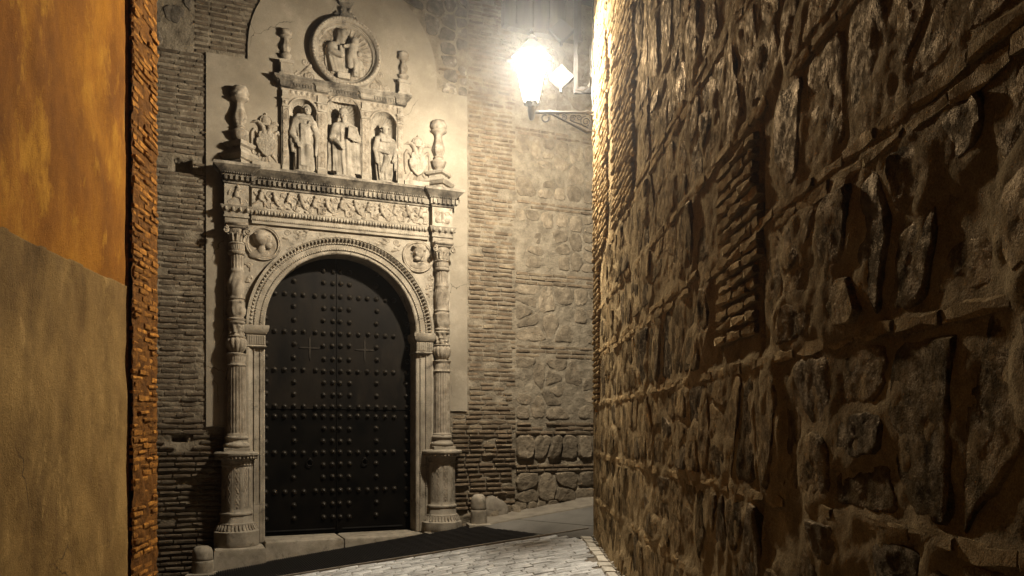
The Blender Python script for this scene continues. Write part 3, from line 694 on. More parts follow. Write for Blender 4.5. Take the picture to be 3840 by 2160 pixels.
def robe(P, prof, amp, nf, seed, cx=0, lean=0):
    """draped body: prof = (z, half width, half depth) from bottom to top, vertical folds"""
    zs = [p[0] for p in prof]; ax = np.interp(P[2], zs, [p[1] for p in prof]); ay = np.interp(P[2], zs, [p[2] for p in prof])
    x = P[0]-cx-lean*P[2]; y = P[1]; th = np.arctan2(y/ay, x/ax)
    fo = np.sin(nf*th+seed+1.5*np.sin(P[2]*5+seed))+.6*np.sin((nf*1.7)*th-P[2]*6+seed*2)
    k = np.sqrt((x/ax)**2+(y/ay)**2)-1-amp*fo*np.clip((zs[-1]-P[2])/.3, .15, 1)
    return np.maximum(k*np.minimum(ax, ay), np.maximum(zs[0]-P[2], P[2]-zs[-1]))
class Relief:
    """a carved height field: strokes raised over a flat ground"""
    def __init__(s, x0, x1, z0, z1, h):
        s.x = np.arange(x0, x1+h/2, h); s.z = np.arange(z0, z1+h/2, h); s.X, s.Z = np.meshgrid(s.x, s.z, indexing='ij'); s.H = np.zeros_like(s.X)
    def st(s, a, b, r0, r1=None, k=1., base=0.):
        r1 = r0 if r1 is None else r1; dx, dz = b[0]-a[0], b[1]-a[1]; L2 = dx*dx+dz*dz or 1e-9
        t = np.clip(((s.X-a[0])*dx+(s.Z-a[1])*dz)/L2, 0, 1); r = r0+(r1-r0)*t
        q = 1-((s.X-a[0]-t*dx)**2+(s.Z-a[1]-t*dz)**2)/(r*r); s.H = np.maximum(s.H, np.where(q > 0, base+k*r*np.sqrt(np.maximum(q, 0)), 0)); return s
    def line(s, pts, r0, r1=None, k=1., base=0.):
        n = len(pts)-1; r1 = r0 if r1 is None else r1
        for i in range(n): s.st(pts[i], pts[i+1], r0+(r1-r0)*i/n, r0+(r1-r0)*(i+1)/n, k, base)
        return s
    def dot(s, c, rx, rz=None, k=1., base=0., rot=0):
        rz = rz or rx; x, z = s.X-c[0], s.Z-c[1]; cs, sn = math.cos(rot), math.sin(rot); x, z = x*cs+z*sn, -x*sn+z*cs
        q = 1-(x/rx)**2-(z/rz)**2; s.H = np.maximum(s.H, np.where(q > 0, base+k*min(rx, rz)*np.sqrt(np.maximum(q, 0)), 0)); return s
    def spiral(s, c, r, turns, a0, r0, dirn=1, k=1., base=0.):
        n = int(14*turns); s.line([(c[0]+r*(1-.85*i/n)*math.cos(a0+dirn*2*math.pi*turns*i/n), c[1]+r*(1-.85*i/n)*math.sin(a0+dirn*2*math.pi*turns*i/n)) for i in range(n+1)], r0, r0*.6, k, base); return s
    def leaf(s, c, L, ang, wd, k=1., base=0.):
        s.dot((c[0]+L/2*math.cos(ang), c[1]+L/2*math.sin(ang)), L/2, wd, k, base, ang); return s
    def putto(s, c, u, face, rg, k=1.):
        x, z = c; f = face
        s.dot((x+.05*u*f, z+.30*u), .085*u, .10*u, k*1.1, .004)
        s.st((x+.02*u*f, z+.17*u), (x-.03*u*f, z-.03*u), .095*u, .10*u, k, .004)
        a = rg.uniform(-.2, .9); s.line([(x+.06*u*f, z+.18*u), (x+.20*u*f, z+.16*u+.06*u*a), (x+.36*u*f, z+.22*u+.12*u*a)], .045*u, .03*u, k)
        a = rg.uniform(-.8, .4); s.line([(x-.04*u*f, z+.18*u), (x-.18*u*f, z+.10*u+.1*u*a), (x-.26*u*f, z+.22*u+.1*u*a)], .042*u, .03*u, k)
        s.line([(x, z-.05*u), (x+.16*u*f, z-.12*u), (x+.17*u*f, z-.34*u)], .07*u, .035*u, k)
        s.line([(x-.05*u*f, z-.06*u), (x-.14*u*f, z-.18*u), (x-.28*u*f, z-.26*u)], .07*u, .035*u, k)
    def build(s, name, mat, parent, d, loc=None, mask=False, rough=.0012, lab=None):
        H = s.H+rough*(fbm(s.X*60, s.Z*60, 5)-.5)*2*(s.H > 0); nx, nz = H.shape
        V = np.stack([s.X.ravel(), -(d+H.ravel()), s.Z.ravel()], 1); I = np.arange(nx*nz).reshape(nx, nz)
        Q = np.stack([I[:-1, :-1], I[1:, :-1], I[1:, 1:], I[:-1, 1:]], -1)
        if mask:
            m = s.H > 0; Q = Q[m[:-1, :-1] | m[1:, :-1] | m[1:, 1:] | m[:-1, 1:]]
        Q = Q.reshape(-1, 4); used, inv = np.unique(Q, return_inverse=True)
        return tag(link(name, np_mesh(name, V[used], inv.reshape(-1, 4), mat), parent, loc), lab)

# ------------------------------------------------------------------ the portal
PM = FM @ Matrix.Translation((SC, 0, 0))
portal = empty('stone_portal', PM, 'carved limestone portal with columns, round arch, frieze and upper storey of niches', 'portal')
HW, SPR = 1.17, 3.23            # half width of the doorway, springing of the arch
XC = 1.58; DC = .12             # columns: distance from the axis, in front of the wall
# jambs and archivolt: one moulded profile (radius, projection)
PROF = [(1.17, -.36), (1.17, .045), (1.185, .06), (1.225, .06), (1.23, .075), (1.245, .075), (1.25, .07), (1.315, .078), (1.32, .095), (1.335, .095), (1.34, .085), (1.40, .125), (1.41, .14), (1.445, .14), (1.45, .05), (1.45, .0)]
def sweep(path, mat, name, prof=PROF, jit=None):
    b = MB(); m = len(prof)
    for f in path: b.v += [f(r, d) for r, d in prof]
    b.f = [(k*m+i, k*m+i+1, (k+1)*m+i+1, (k+1)*m+i) for k in range(len(path)-1) for i in range(m-1)]
    b.f += [tuple(range(m))[::-1], tuple((len(path)-1)*m+i for i in range(m))]
    return b.build(name, mat, portal, 35)
NV = 17                          # voussoirs
for k in range(NV):
    a0 = math.pi*k/NV+.0016; a1 = math.pi*(k+1)/NV-.0016; dj = random.Random(k).uniform(-.002, .002)
    sweep([(lambda r, d, a=a0+(a1-a0)*i/4: (r*math.cos(a), d+dj, SPR+r*math.sin(a))) for i in range(5)], STONE, 'voussoir')
for sx in (-1, 1):
    zz = [(.03 if sx > 0 else -.02), .55, 1.3, 2.1, 2.90]
    for z0, z1 in zip(zz, zz[1:]):
        sweep([(lambda r, d, z=z: (sx*r, d*(1 if d < 0 else .8), z)) for z in (z0+.0016, z1-.0016)], STONE, 'jamb_stone')
    b = MB()       # impost: fluted necking under an egg moulding
    xa, xb = sorted((sx*1.15, sx*1.455))
    b.stack([(.012, 2.90), (.022, 2.915), (.004, 2.93), (.004, 3.09), (.02, 3.10), (.045, 3.15), (.055, 3.20), (.05, 3.228)], xa+.02, xb-.02, .10, -.30)
    for i in range(8): b.box(xa+.03+i*.033, xa+.047+i*.033, .08, .114, 2.945, 3.075)
    b.build('impost', STONE, portal, 35)
    bd = MB()
    for i in range(64): bd.ell((sx*1.238, .068, .62+i*.0355), (.009, .010, .013 if i % 4 else .006), 6, 4); bd.ell((sx*1.328, .082, .62+i*.0355), (.009, .010, .016), 6, 4)
    tag(bd.build('bead_moulding', STONE, portal, 60), kind='stuff')
bd = MB()
for r, d, dl in ((1.238, .078, .035), (1.328, .098, .04)):
    n = int(math.pi*r/dl)
    for i in range(n):
        a = math.pi*(i+.5)/n; L_ = .016 if i % 4 else .006
        c = (r*math.cos(a), d, SPR+r*math.sin(a)); bd.ell(c, (.010, .012, .010) if i % 4 == 0 else (.012, .011, .012), 6, 4)
n = 74
for i in range(n):
    a = math.pi*(i+.5)/n; bd.tube([(1.36*math.cos(a), .112, SPR+1.36*math.sin(a)), (1.395*math.cos(a), .132, SPR+1.395*math.sin(a))], [.014, .02], 6)
tag(bd.build('arch_bead_moulding', STONE, portal, 60), kind='stuff')
# spandrels
sp = MB(); m = 60
XE = 1.72
out = []
for k in range(m+1):
    a = math.pi*k/m; c, s_ = math.cos(a), math.sin(a); t = min(XE/abs(c) if abs(c) > 1e-6 else 9, (4.76-SPR)/s_ if s_ > 1e-6 else 9)
    sp.v += [(1.44*c, .05, SPR+1.44*s_), (t*c, .05, SPR+t*s_)]
sp.f = [(2*k, 2*k+1, 2*k+3, 2*k+2) for k in range(m)]
spo = sp.build('spandrel', STONE, portal)
b = MB()
for sx in (-1, 1):
    xa, xb = sorted((sx*1.452, sx*1.74)); b.box(xa, xb, -.02, .045, .0, SPR-.001); b.box(*sorted((sx*1.721, sx*1.745)), -.02, .045, SPR, 4.75)
b.build('backing_slab', STONE, portal)
rg = random.Random(8)
for sx in (-1, 1):                # roundels with busts and leafwork in the corners
    cx, cz = sx*1.20, 4.465
    r = Relief(cx-.30, cx+.30, cz-.28, cz+.265, .0065)
    ring = np.hypot(r.X-cx, r.Z-cz)
    r.H = np.maximum(r.H, np.where(ring < .255, .008, 0)); 
    for rr in (.25, .225): r.H = np.maximum(r.H, np.where(abs(ring-rr) < .013, .01+.024*np.sqrt(np.maximum(0, 1-((ring-rr)/.013)**2)), 0))
    f = 1 if sx < 0 else -1
    if sx < 0:
        r.dot((cx-.03, cz+.07), .115, .125, .85, .02, .2).dot((cx+.05, cz+.045), .075, .09, .9, .02).dot((cx+.125, cz+.045), .02, .022, 1, .03).dot((cx+.07, cz-.03), .06, .06, .9, .02)
        r.st((cx+.0, cz-.02), (cx-.03, cz-.13), .055, .06, .9, .01).dot((cx-.06, cz-.17), .15, .07, .6, .01, .2).st((cx-.12, cz+.12), (cx+.09, cz+.10), .018, .015, 1, .07)
    else:
        r.dot((cx+.0, cz+.06), .085, .115, 1.05, .03).dot((cx+.02, cz+.13), .11, .075, 1.0, .04).st((cx+.10, cz+.12), (cx+.06, cz-.06), .035, .03, 1, .02)
        r.dot((cx-.05, cz+.04), .02, .03, 1, .09).dot((cx-.02, cz-.04), .055, .045, 1, .05).dot((cx+.02, cz-.15), .15, .07, .5, .01).st((cx-.09, cz+.15), (cx+.07, cz+.10), .016, .016, 1, .09)
    r.H = np.where(np.hypot(r.X, r.Z-SPR) < 1.455, 0, r.H)
    o = r.build('roundel', STONE2, spo, .049, mask=True)
    r = Relief(min(sx*.42, sx*.95), max(sx*.42, sx*.95), 4.45, 4.74, .008)
    for k in range(10):
        x = sx*rg.uniform(.5, .92); z = rg.uniform(4.54, 4.71)
        if math.hypot(x, z-SPR) > 1.475 and abs(x)-.52 > (4.74-z)*.1: r.leaf((x, z), rg.uniform(.06, .12), rg.uniform(-.6, .6)+(math.pi if sx > 0 else 0), .018, .9, .002)
    r.spiral((sx*.84, 4.655), .05, 1.6, 0, .012).spiral((sx*.72, 4.68), .035, 1.4, 1, .010)
    r.H = np.where((np.hypot(r.X, r.Z-SPR) < 1.47) | (np.hypot(r.X-cx, r.Z-cz) < .275), 0, r.H); r.build('leaf_carving', STONE2, spo, .049, mask=True)
    r = Relief(min(sx*1.25, sx*1.46), max(sx*1.25, sx*1.46), 3.75, 4.22, .008)
    for k in range(12): r.leaf((sx*rg.uniform(1.36, 1.44), rg.uniform(3.85, 4.15)), rg.uniform(.05, .1), rg.uniform(0, 6.28), .016, .9, .002)
    r.spiral((sx*1.40, 4.12), .04, 1.5, 0, .011); r.H = np.where((np.hypot(r.X, r.Z-SPR) < 1.47) | (np.hypot(r.X-cx, r.Z-cz) < .275), 0, r.H); r.build('leaf_carving', STONE2, spo, .049, mask=True)

# entablature
b = MB(); b.stack([(0, 4.745), (0, 4.785), (.012, 4.79), (.012, 4.815), (.004, 4.82), (.004, 4.868), (.01, 4.87), (.045, 4.935), (.05, 4.952), (.02, 4.956)], -1.36, 1.36, .095, 0); aro = b.build('architrave', STONE, portal, 35)
egg = MB(); egg.ell((0, 0, 0), (.026, .024, .034), 8, 6); egg_me = egg.mesh('egg', STONE, 80)
dart = MB(); dart.extr([(-.016, .03), (.016, .03), (.006, -.02), (0, -.034), (-.006, -.02)], -.02, .022, .004); dart_me = dart.mesh('dart', STONE)
for k in range(30):
    x = -1.305+k*.09; link('egg', egg_me, aro, (x, -.128, 4.905)); 
    if k < 29: link('dart', dart_me, aro, (x+.045, -.122, 4.906))
bd = MB()
for k in range(86):
    x = -1.34+k*.0316; bd.ell((x, .108, 4.803), (.011 if k % 4 else .005, .012, .012), 6, 4)
tag(bd.build('bead_moulding', STONE, aro, 60), kind='stuff')
b = MB(); b.box(-1.36, 1.36, 0, .085, 4.956, 5.27); fro = b.build('frieze', STONE, portal)
r = Relief(-1.345, 1.345, 4.962, 5.262, .0068); rg = random.Random(77)
x = -1.24; k = 0
while x < 1.28:
    f = 1 if (k % 2 == 0) else -1; r.putto((x, 5.115+rg.uniform(-.015, .02)), .38*rg.uniform(.85, 1.05), f, rg, 1.45)
    sx_ = x+.12; r.spiral((sx_+.015, 5.20), .045, 1.7, rg.uniform(0, 6), .013, f, 1.4).spiral((sx_, 5.03), .05, 1.7, rg.uniform(0, 6), .014, -f, 1.4)
    for _ in range(4): r.leaf((sx_+rg.uniform(-.08, .08), 5.11+rg.uniform(-.11, .11)), rg.uniform(.05, .10), rg.uniform(0, 6.28), .019, 1.4)
    if k % 3 == 1: r.st((x-.02, 5.00), (x+.16*f, 5.235), .010, .012, 1)
    if k % 4 == 2: r.dot((x+.17, 5.11), .045, .055, .9)
    x += rg.uniform(.19, .225); k += 1
r.build('frieze_relief', STONE2, fro, .083, rough=.002)
CORN = [(.0, 5.27), (.02, 5.278), (.03, 5.30), (.012, 5.306), (.05, 5.312), (.05, 5.40), (.065, 5.405), (.075, 5.425), (.085, 5.43), (.15, 5.475), (.20, 5.505), (.21, 5.51), (.21, 5.545), (.19, 5.552)]
b = MB(); b.stack([(p*.85, z) for p, z in CORN], -1.36, 1.36, .09, 0); coo = b.build('cornice', SOOT, portal, 30)
den = MB(); den.box(-.019, .019, -.02, .022, -.037, .037); den_me = den.mesh('dentil', SOOT)
for k in range(36): link('dentil', den_me, coo, (-1.26+k*.072, -.142, 5.355))
bd = MB()
for k in range(70): bd.ell((-1.27+k*.0368, .157, 5.418), (.015 if k % 4 else .007, .014, .011), 6, 4)
tag(bd.build('bead_moulding', SOOT, coo, 60), kind='stuff')
for sx in (-1, 1):               # the entablature breaks forward over each column
    x0, x1 = sx*XC-.20, sx*XC+.20; D = .19
    b = MB(); b.stack([(-.02, 4.70), (-.02, 4.785), (.0, 4.79), (.0, 4.815), (-.01, 4.82), (-.01, 4.868), (.0, 4.87), (.04, 4.935), (.05, 4.952), (.02, 4.956)], x0+.02, x1-.02, D-.02, 0); abo = b.build('architrave_block', STONE, portal, 35)
    for k in range(4): link('egg', egg_me, abo, (sx*XC-.15+k*.10, -(D+.008), 4.905))
    for k in range(1): link('egg', egg_me, abo, (sx*XC+.205*(1), -(.17+k*.1), 4.905), (0, 0, R(90)))
    b = MB(); b.box(x0+.03, x1-.03, 0, D-.03, 4.956, 5.27); fbo = b.build('frieze_block', STONE, portal)
    r = Relief(x0+.04, x1-.04, 4.97, 5.26, .0075); cx = sx*XC
    if sx < 0: r.putto((cx, 5.12), .36, 1, rg, 1.0); r.spiral((cx+.1, 5.02), .045, 1.5, 0, .012).spiral((cx-.09, 5.0), .035, 1.5, 2, .011).leaf((cx-.12, 5.1), .1, 1.2, .02)
    else:
        r.dot((cx, 5.12), .02, .12, 1).dot((cx, 5.19), .04, .02).dot((cx, 5.05), .035, .025)
        for q in (-1, 1): r.spiral((cx+q*.08, 5.17), .045, 1.5, 1.5-1.5*q, .012, q).dot((cx+q*.085, 5.06), .045, .05, .7).leaf((cx+q*.02, 5.02), .09, 1.57-q*1.1, .016)
    r.build('frieze_block_relief', STONE2, fbo, D-.033)
    b = MB(); b.stack([(p*.75, z+.004) for p, z in CORN[:-1]]+[(.145, 5.56)], x0+.03, x1-.03, D-.03, 0); cbo = b.build('cornice_block', SOOT, portal, 30)
    for k in range(5): link('dentil', den_me, cbo, (sx*XC-.152+k*.076, -(D+.022), 5.359))
    for k in range(2): link('dentil', den_me, cbo, (sx*XC+.222, -(.16+k*.066), 5.359), (0, 0, R(90)))
    bd = MB()
    for k in range(14): bd.ell((x0+.0+k*.031, D+.037, 5.422), (.013 if k % 4 else .007, .014, .011), 6, 4)
    tag(bd.build('bead_moulding', SOOT, cbo, 60), kind='stuff')

# columns
def col_mod(t, z):
    if 1.62 < z < 2.60: return 1-.10*max(0, math.cos(18*t))*(.6+.4*abs(math.sin(z*60)))
    if 2.66 < z < 2.76: return 1-.05*max(0, math.cos(26*t))
    if 2.80 < z < 3.02: return 1+.12*abs(math.cos(6*t))
    if 3.05 < z < 3.22: return 1+.16*math.sin(5*t+z*40)*math.sin(3*t-z*60)
    if 3.36 < z < 3.52: return 1+.16*max(0, math.cos(6*t))*(1 if z < 3.46 else .3)
    if 3.62 < z < 3.98: return 1+.20*max(0, math.sin(4*t+z*9))*abs(math.sin(z*17+2*t))
    if 4.03 < z < 4.24: return 1-.10*max(0, math.cos(14*t))
    if 4.31 < z < 4.39: return 1-.10*max(0, math.cos(24*t))
    if 4.42 < z < 4.60: return 1+.2*max(0, math.cos(5*t))*abs(math.sin((z-4.42)*17))
    return 1
CP = [(.15, 1.585), (.152, 1.60), (.138, 1.615), (.138, 1.625), (.136, 2.0), (.132, 2.4), (.13, 2.595), (.138, 2.605), (.142, 2.62), (.128, 2.635), (.13, 2.66), (.134, 2.75), (.145, 2.765), (.15, 2.785), (.115, 2.795), (.078, 2.805), (.09, 2.82), (.125, 2.88), (.138, 2.94), (.134, 2.99), (.11, 3.018), (.13, 3.03), (.132, 3.045), (.108, 3.055), (.108, 3.10), (.11, 3.15), (.108, 3.215), (.124, 3.23), (.128, 3.25), (.112, 3.265), (.128, 3.285), (.128, 3.30), (.10, 3.315), (.105, 3.34), (.112, 3.37), (.118, 3.42), (.116, 3.50), (.124, 3.53), (.124, 3.55), (.112, 3.56), (.112, 3.585), (.124, 3.595), (.122, 3.61), (.108, 3.63), (.112, 3.70), (.116, 3.78), (.11, 3.86), (.10, 3.97), (.112, 3.99), (.112, 4.01), (.10, 4.03), (.10, 4.1), (.098, 4.235), (.116, 4.245), (.125, 4.265), (.125, 4.285), (.108, 4.295), (.116, 4.31), (.116, 4.39), (.13, 4.40), (.12, 4.41), (.10, 4.425), (.103, 4.48), (.112, 4.54), (.13, 4.60), (.118, 4.62)]
def dens(P, st):
    o = [P[0]]
    for a, b_ in zip(P, P[1:]):
        k = max(1, int((b_[1]-a[1])/st))
        o += [(a[0]+(b_[0]-a[0])*i/k, a[1]+(b_[1]-a[1])*i/k) for i in range(1, k+1)]
    return o
CPd = dens(CP, .022)
def spir(c, r, turns, a0, dirn=1, n=24, y=0): return [(c[0]+r*(1-.8*i/n)*math.cos(a0+dirn*2*math.pi*turns*i/n), c[1]+y*i/n, c[2]+r*(1-.8*i/n)*math.sin(a0+dirn*2*math.pi*turns*i/n)) for i in range(n+1)]
col_me = None
for sx in (-1, 1):
    if col_me is None:
        b = MB(); b.lathe(CPd, 0, 0, 72, col_mod); col_me = b.mesh('shaft', STONE2, 50)
    o = link('column_shaft', col_me, portal, (sx*XC, -DC, 0), (0, 0, 0 if sx < 0 else .7))
    cp = MB()
    cp.sym([(-.01, 4.615), (.0, 4.63), (.012, 4.655), (.02, 4.66), (.02, 4.698)], .135, .135, sx*XC, DC)
    for ax, ay in ((-1, 1), (1, 1)): cp.tube([(sx*XC+.155*ax+p[0]*.7, DC+.155*ay-abs(p[0])*.2, p[2]) for p in spir((0, 0, 4.575), .055, 1.6, math.pi/2, ax)], [.017]*10+[.014]*15, 6)
    for k in range(7):
        t = math.pi*(k+.0)/6; cp.tube([(sx*XC+q*math.cos(t), DC+q*math.sin(t), z) for q, z in ((.105, 4.43), (.115, 4.49), (.135, 4.535), (.15, 4.525))], [.02, .022, .016, .010], 6)
    cp.build('capital', STONE2, portal, 60)
    bs = MB()
    bs.lathe(dens([(.16, 1.36), (.165, 1.385), (.16, 1.41)], .02), sx*XC, DC, 32)
    bs.sym([(.01, 1.355), (.01, 1.40), (0, 1.405)], .17, .16, sx*XC, DC)
    bs.lathe([(.165, 1.405), (.182, 1.415), (.19, 1.44), (.182, 1.465), (.165, 1.475), (.152, 1.485), (.148, 1.51), (.156, 1.53), (.168, 1.54), (.170, 1.555), (.165, 1.57), (.152, 1.586)], sx*XC, DC, 32)
    bs.build('column_base', STONE, portal, 50)
    # pedestal, rounded octagon
    pm = lambda t, z: 1/max(abs(math.cos((t+math.pi/8) % (math.pi/4)-math.pi/8)), .5)**.7*(1-(.012*max(0, math.cos(40*t)) if (1.16 < z < 1.22 or .33 < z < .42) else 0))
    zb = .045 if sx > 0 else -.03
    pd = MB(); pd.lathe(dens([(.31, zb), (.315, zb+.015), (.315, .185), (.30, .195), (.285, .205), (.262, .255), (.248, .285), (.25, .30), (.232, .31), (.226, .325), (.22, .42), (.235, .43), (.235, .45), (.222, .46), (.212, .48), (.205, 1.13), (.215, 1.14), (.22, 1.155), (.212, 1.165), (.222, 1.225), (.245, 1.235), (.27, 1.27), (.30, 1.285), (.315, 1.30), (.318, 1.325), (.30, 1.345), (.20, 1.357)], .05), sx*XC, DC-.01, 48, pm)
    pdo = pd.build('pedestal', STONE, portal, 35)
    for k in range(5):           # twisted ribbon panels
        t = math.pi*(k+1)/6; r = Relief(-.042, .042, .51, 1.11, .009)
        r.line([(.016*math.sin(i*.55), .53+i*.0145) for i in range(39)], .011, .011, 1).line([(-.016*math.sin(i*.55), .53+i*.0145) for i in range(39)], .009, .009, 1)
        for q in (-1, 1): r.st((q*.037, .52), (q*.037, 1.10), .006)
        o = r.build('ribbon_carving', STONE2, pdo, 0, mask=True); o.location = (sx*XC+.210*math.cos(t), -(DC-.01+.210*math.sin(t)), 0); o.rotation_euler = (0, 0, math.pi/2-t)
    lf = MB()
    for k in range(18):
        t = math.pi*(k)/17; lf.tube([(sx*XC+q*math.cos(t), DC-.01+q*math.sin(t), z) for q, z in ((.262, .29), (.272, .25), (.295, .21))], [.008, .019, .010], 5)
    for k in range(16):
        t = math.pi*(k+.5)/16; lf.ell((sx*XC+.285*math.cos(t), DC-.01+.285*math.sin(t), 1.262), (.022, .022, .026), 6, 4)
    lf.build('leaf_moulding', STONE2, pdo, 60)
    if sx < 0:
        b = MB(); b.stack([(0, -.62), (.012, -.6), (.012, -.07), (.0, -.045), (-.03, -.032)], -XC-.31, -XC+.37, .47, 0); b.build('plinth_block', STONE, portal, 30)
    else:
        b = MB(); b.stack([(0, -.3), (0, .03), (-.02, .044)], XC-.32, XC+.32, .48, 0); b.build('plinth_block', STONE, portal, 30)
# threshold
for x0, x1, dj in ((-1.19, -.045, 0), (-.035, 1.245, .02)):
    b = MB(); b.stack([(0, -.6), (.0, -.02), (-.01, .008), (-.035, .022)], x0, x1, .34+dj, -.30); b.build('threshold_stone', STONE, portal, 30)

# ------------------------------------------------------------------ upper storey: three shell niches between pilasters
UZ0, UZ1, UD = 5.555, 6.84, .085
NI = [(-.62, .205, 6.50), (.005, .258, 6.575), (.63, .205, 6.495)]        # centre, half width, springing
xs_ = [-.93]; 
fr = MB()
edges = []
for cx, hw, sz in NI: edges += [cx-hw, cx+hw]
bounds = [-.935]+edges+[.95]
for i in range(0, 8, 2): fr.box(bounds[i], bounds[i+1], -.13, UD, UZ0, UZ1)
for cx, hw, sz in NI:
    n = 20; v0 = len(fr.v)
    for k in range(n+1):
        a = math.pi*k/n; x = cx+hw*math.cos(a); z = sz+hw*math.sin(a); fr.v += [(x, UD, z), (x, UD, UZ1), (x, -.13, z)]
    fr.f += [(v0+3*k, v0+3*k+1, v0+3*k+4, v0+3*k+3) for k in range(n)]
    fr.f += [(v0+3*k, v0+3*k+2, v0+3*k+5, v0+3*k+3) for k in range(n)]
nfo = fr.build('niche_frame', STONE2, portal)
for cx, hw, sz in NI:
    b = MB(); n = 16; zz = [UZ0, sz]
    for z in zz:
        for k in range(n+1):
            a = math.pi*k/n; b.v.append((cx+hw*1.001*math.cos(a), UD-.005-.19*math.sin(a), z))
    b.f = [(k, k+1, n+2+k, n+1+k) for k in range(n)]; nbo = b.build('niche_back', STONE, portal, 80)
    b = MB(); nu, nv = 78, 14; ribs = 13        # scallop shell
    for j in range(nv+1):
        for i in range(nu+1):
            a = math.pi*i/nu; q = j/nv; rr = hw*(.12+.88*q); sc = abs(math.sin(ribs*a))**.6
            dep = .185*math.sqrt(max(0, 1-q**2.2))*.95+.0
            b.v.append((cx+rr*math.cos(a)*1.0, UD-.008-dep+.024*sc*q*(1.15-q*.6), sz-.0+rr*math.sin(a)*(1+.02*sc*q)))
    b.f = [(j*(nu+1)+i, j*(nu+1)+i+1, (j+1)*(nu+1)+i+1, (j+1)*(nu+1)+i) for j in range(nv) for i in range(nu)]
    b.build('shell', STONE, nbo, 60)
    b = MB(); n = 26; pr = [(hw+.002, UD), (hw+.002, UD+.018), (hw+.018, UD+.022), (hw+.03, UD+.012), (hw+.036, UD)]
    for k in range(n+1):
        a = math.pi*k/n; b.v += [(cx+r*math.cos(a), d, sz+r*math.sin(a)) for r, d in pr]
    b.f = [(k*5+i, k*5+i+1, k*5+6+i, k*5+5+i) for k in range(n) for i in range(4)]; b.build('niche_arch', STONE2, nfo, 40)
rg = random.Random(19)
for x0, x1 in ((-.935, -.828), (-.412, -.256), (.266, .422), (.838, .95)):
    b = MB(); xa, xb = x0+.006, x1-.006; b.stack([(.0, UZ0), (.0, UZ0+.09), (-.012, UZ0+.11)], xa, xb, UD+.055, UD-.02)
    b.stack([(-.012, UZ0+.11), (-.012, 6.545), (.002, 6.55), (.002, 6.565)], xa, xb, UD+.028, UD-.02)
    b.stack([(-.006, 6.565), (-.004, 6.66), (.012, 6.668), (.012, 6.69), (-.006, 6.695), (-.006, 6.80)], xa, xb, UD+.03, UD-.02)
    plo = b.build('pilaster', STONE, portal, 30)
    xm, hw = (x0+x1)/2, (x1-x0)/2-.03; r = Relief(xm-hw-.006, xm+hw+.006, 5.70, 6.53, .0075)
    for k in range(11):
        z = 5.75+k*.072; q = 1 if k % 2 else -1
        r.spiral((xm+q*hw*.25, z), .024, 1.2, k, .008).leaf((xm-q*hw*.2, z+.03), .045, 1.57+q*.8, .010).dot((xm, z+.035), .012)
    for q in (-1, 1): r.st((xm+q*hw, 5.71), (xm+q*hw, 6.52), .0055)
    r.build('pilaster_carving', STONE2, plo, UD+.0165)
    r = Relief(xm-hw-.012, xm+hw+.012, 6.575, 6.655, .008); r.dot((xm, 6.615), .025, .03).spiral((xm-hw*.7, 6.62), .025, 1.2, 0, .008).spiral((xm+hw*.7, 6.62), .025, 1.2, 3, .008, -1); r.build('capital_carving', STONE2, plo, UD+.0255)
for cx, hw, sz in NI:
    if cx: 
        xa = cx-hw+.0; xb = cx+hw; r = Relief(xa, xb, 6.745, 6.835, .008)
        for k in range(5): r.dot((xa+.04+k*.082, 6.79), .028, .03, .7).leaf((xa+.08+k*.082, 6.79), .04, rg.uniform(0, 6), .01)
        r.build('upper_frieze_carving', STONE2, nfo, UD+.001)
UC = [(.0, 6.835), (.02, 6.85), (.03, 6.855), (.03, 6.905), (.05, 6.915), (.055, 6.93), (.09, 6.965), (.10, 6.97), (.10, 6.995), (.09, 7.0)]
b = MB(); b.stack(UC, -.95, .965, UD+.015, 0); uco = b.build('upper_cornice', SOOT, portal, 30)
ud = MB(); ud.box(-.011, .011, -.01, .016, -.022, .022); ud_me = ud.mesh('small_dentil', SOOT)
for k in range(46): link('dentil', ud_me, uco, (-.955+k*.0425, -(UD+.046), 6.882))
for x0, x1 in ((-.955, -.80), (-.43, -.24), (.25, .44), (.82, .97)):
    b = MB(); b.stack([(p*.55, z+.003) for p, z in UC if z < 6.93]+[(.05, 6.934)], x0+.01, x1-.01, UD+.068, UD); b.build('cornice_break', SOOT, uco, 30)
# low plinth under the shields
for sx in (-1, 1):
    b = MB(); x0, x1 = sorted((sx*.96, sx*1.36)); b.stack([(0, 5.555), (0, 5.655), (-.012, 5.665)], x0, x1, .15, 0); b.build('shield_plinth', STONE, portal)
# side scrolls beside the medallion
for sx in (-1, 1):
    r = Relief(min(sx*.34, sx*.78), max(sx*.34, sx*.78), 7.005, 7.40, .008)
    r.spiral((sx*.50, 7.09), .085, 1.9, 1.57-1.2*sx, .021, -sx, 1.1).spiral((sx*.70, 7.09), .05, 1.6, 1.57, .015, sx).spiral((sx*.58, 7.30), .05, 1.4, 0, .014, sx)
    r.line([(sx*.70, 7.06), (sx*.62, 7.13), (sx*.55, 7.20), (sx*.50, 7.26)], .02, .03, .9)
    for k in range(6): r.st((sx*(.66-k*.025), 7.06+k*.022), (sx*(.63-k*.02), 7.02+k*.028), .008)
    r.H = np.where(np.hypot(r.X-.03, r.Z-7.54) < .55, 0, r.H); r.build('scroll', STONE2, portal, .03, mask=True)

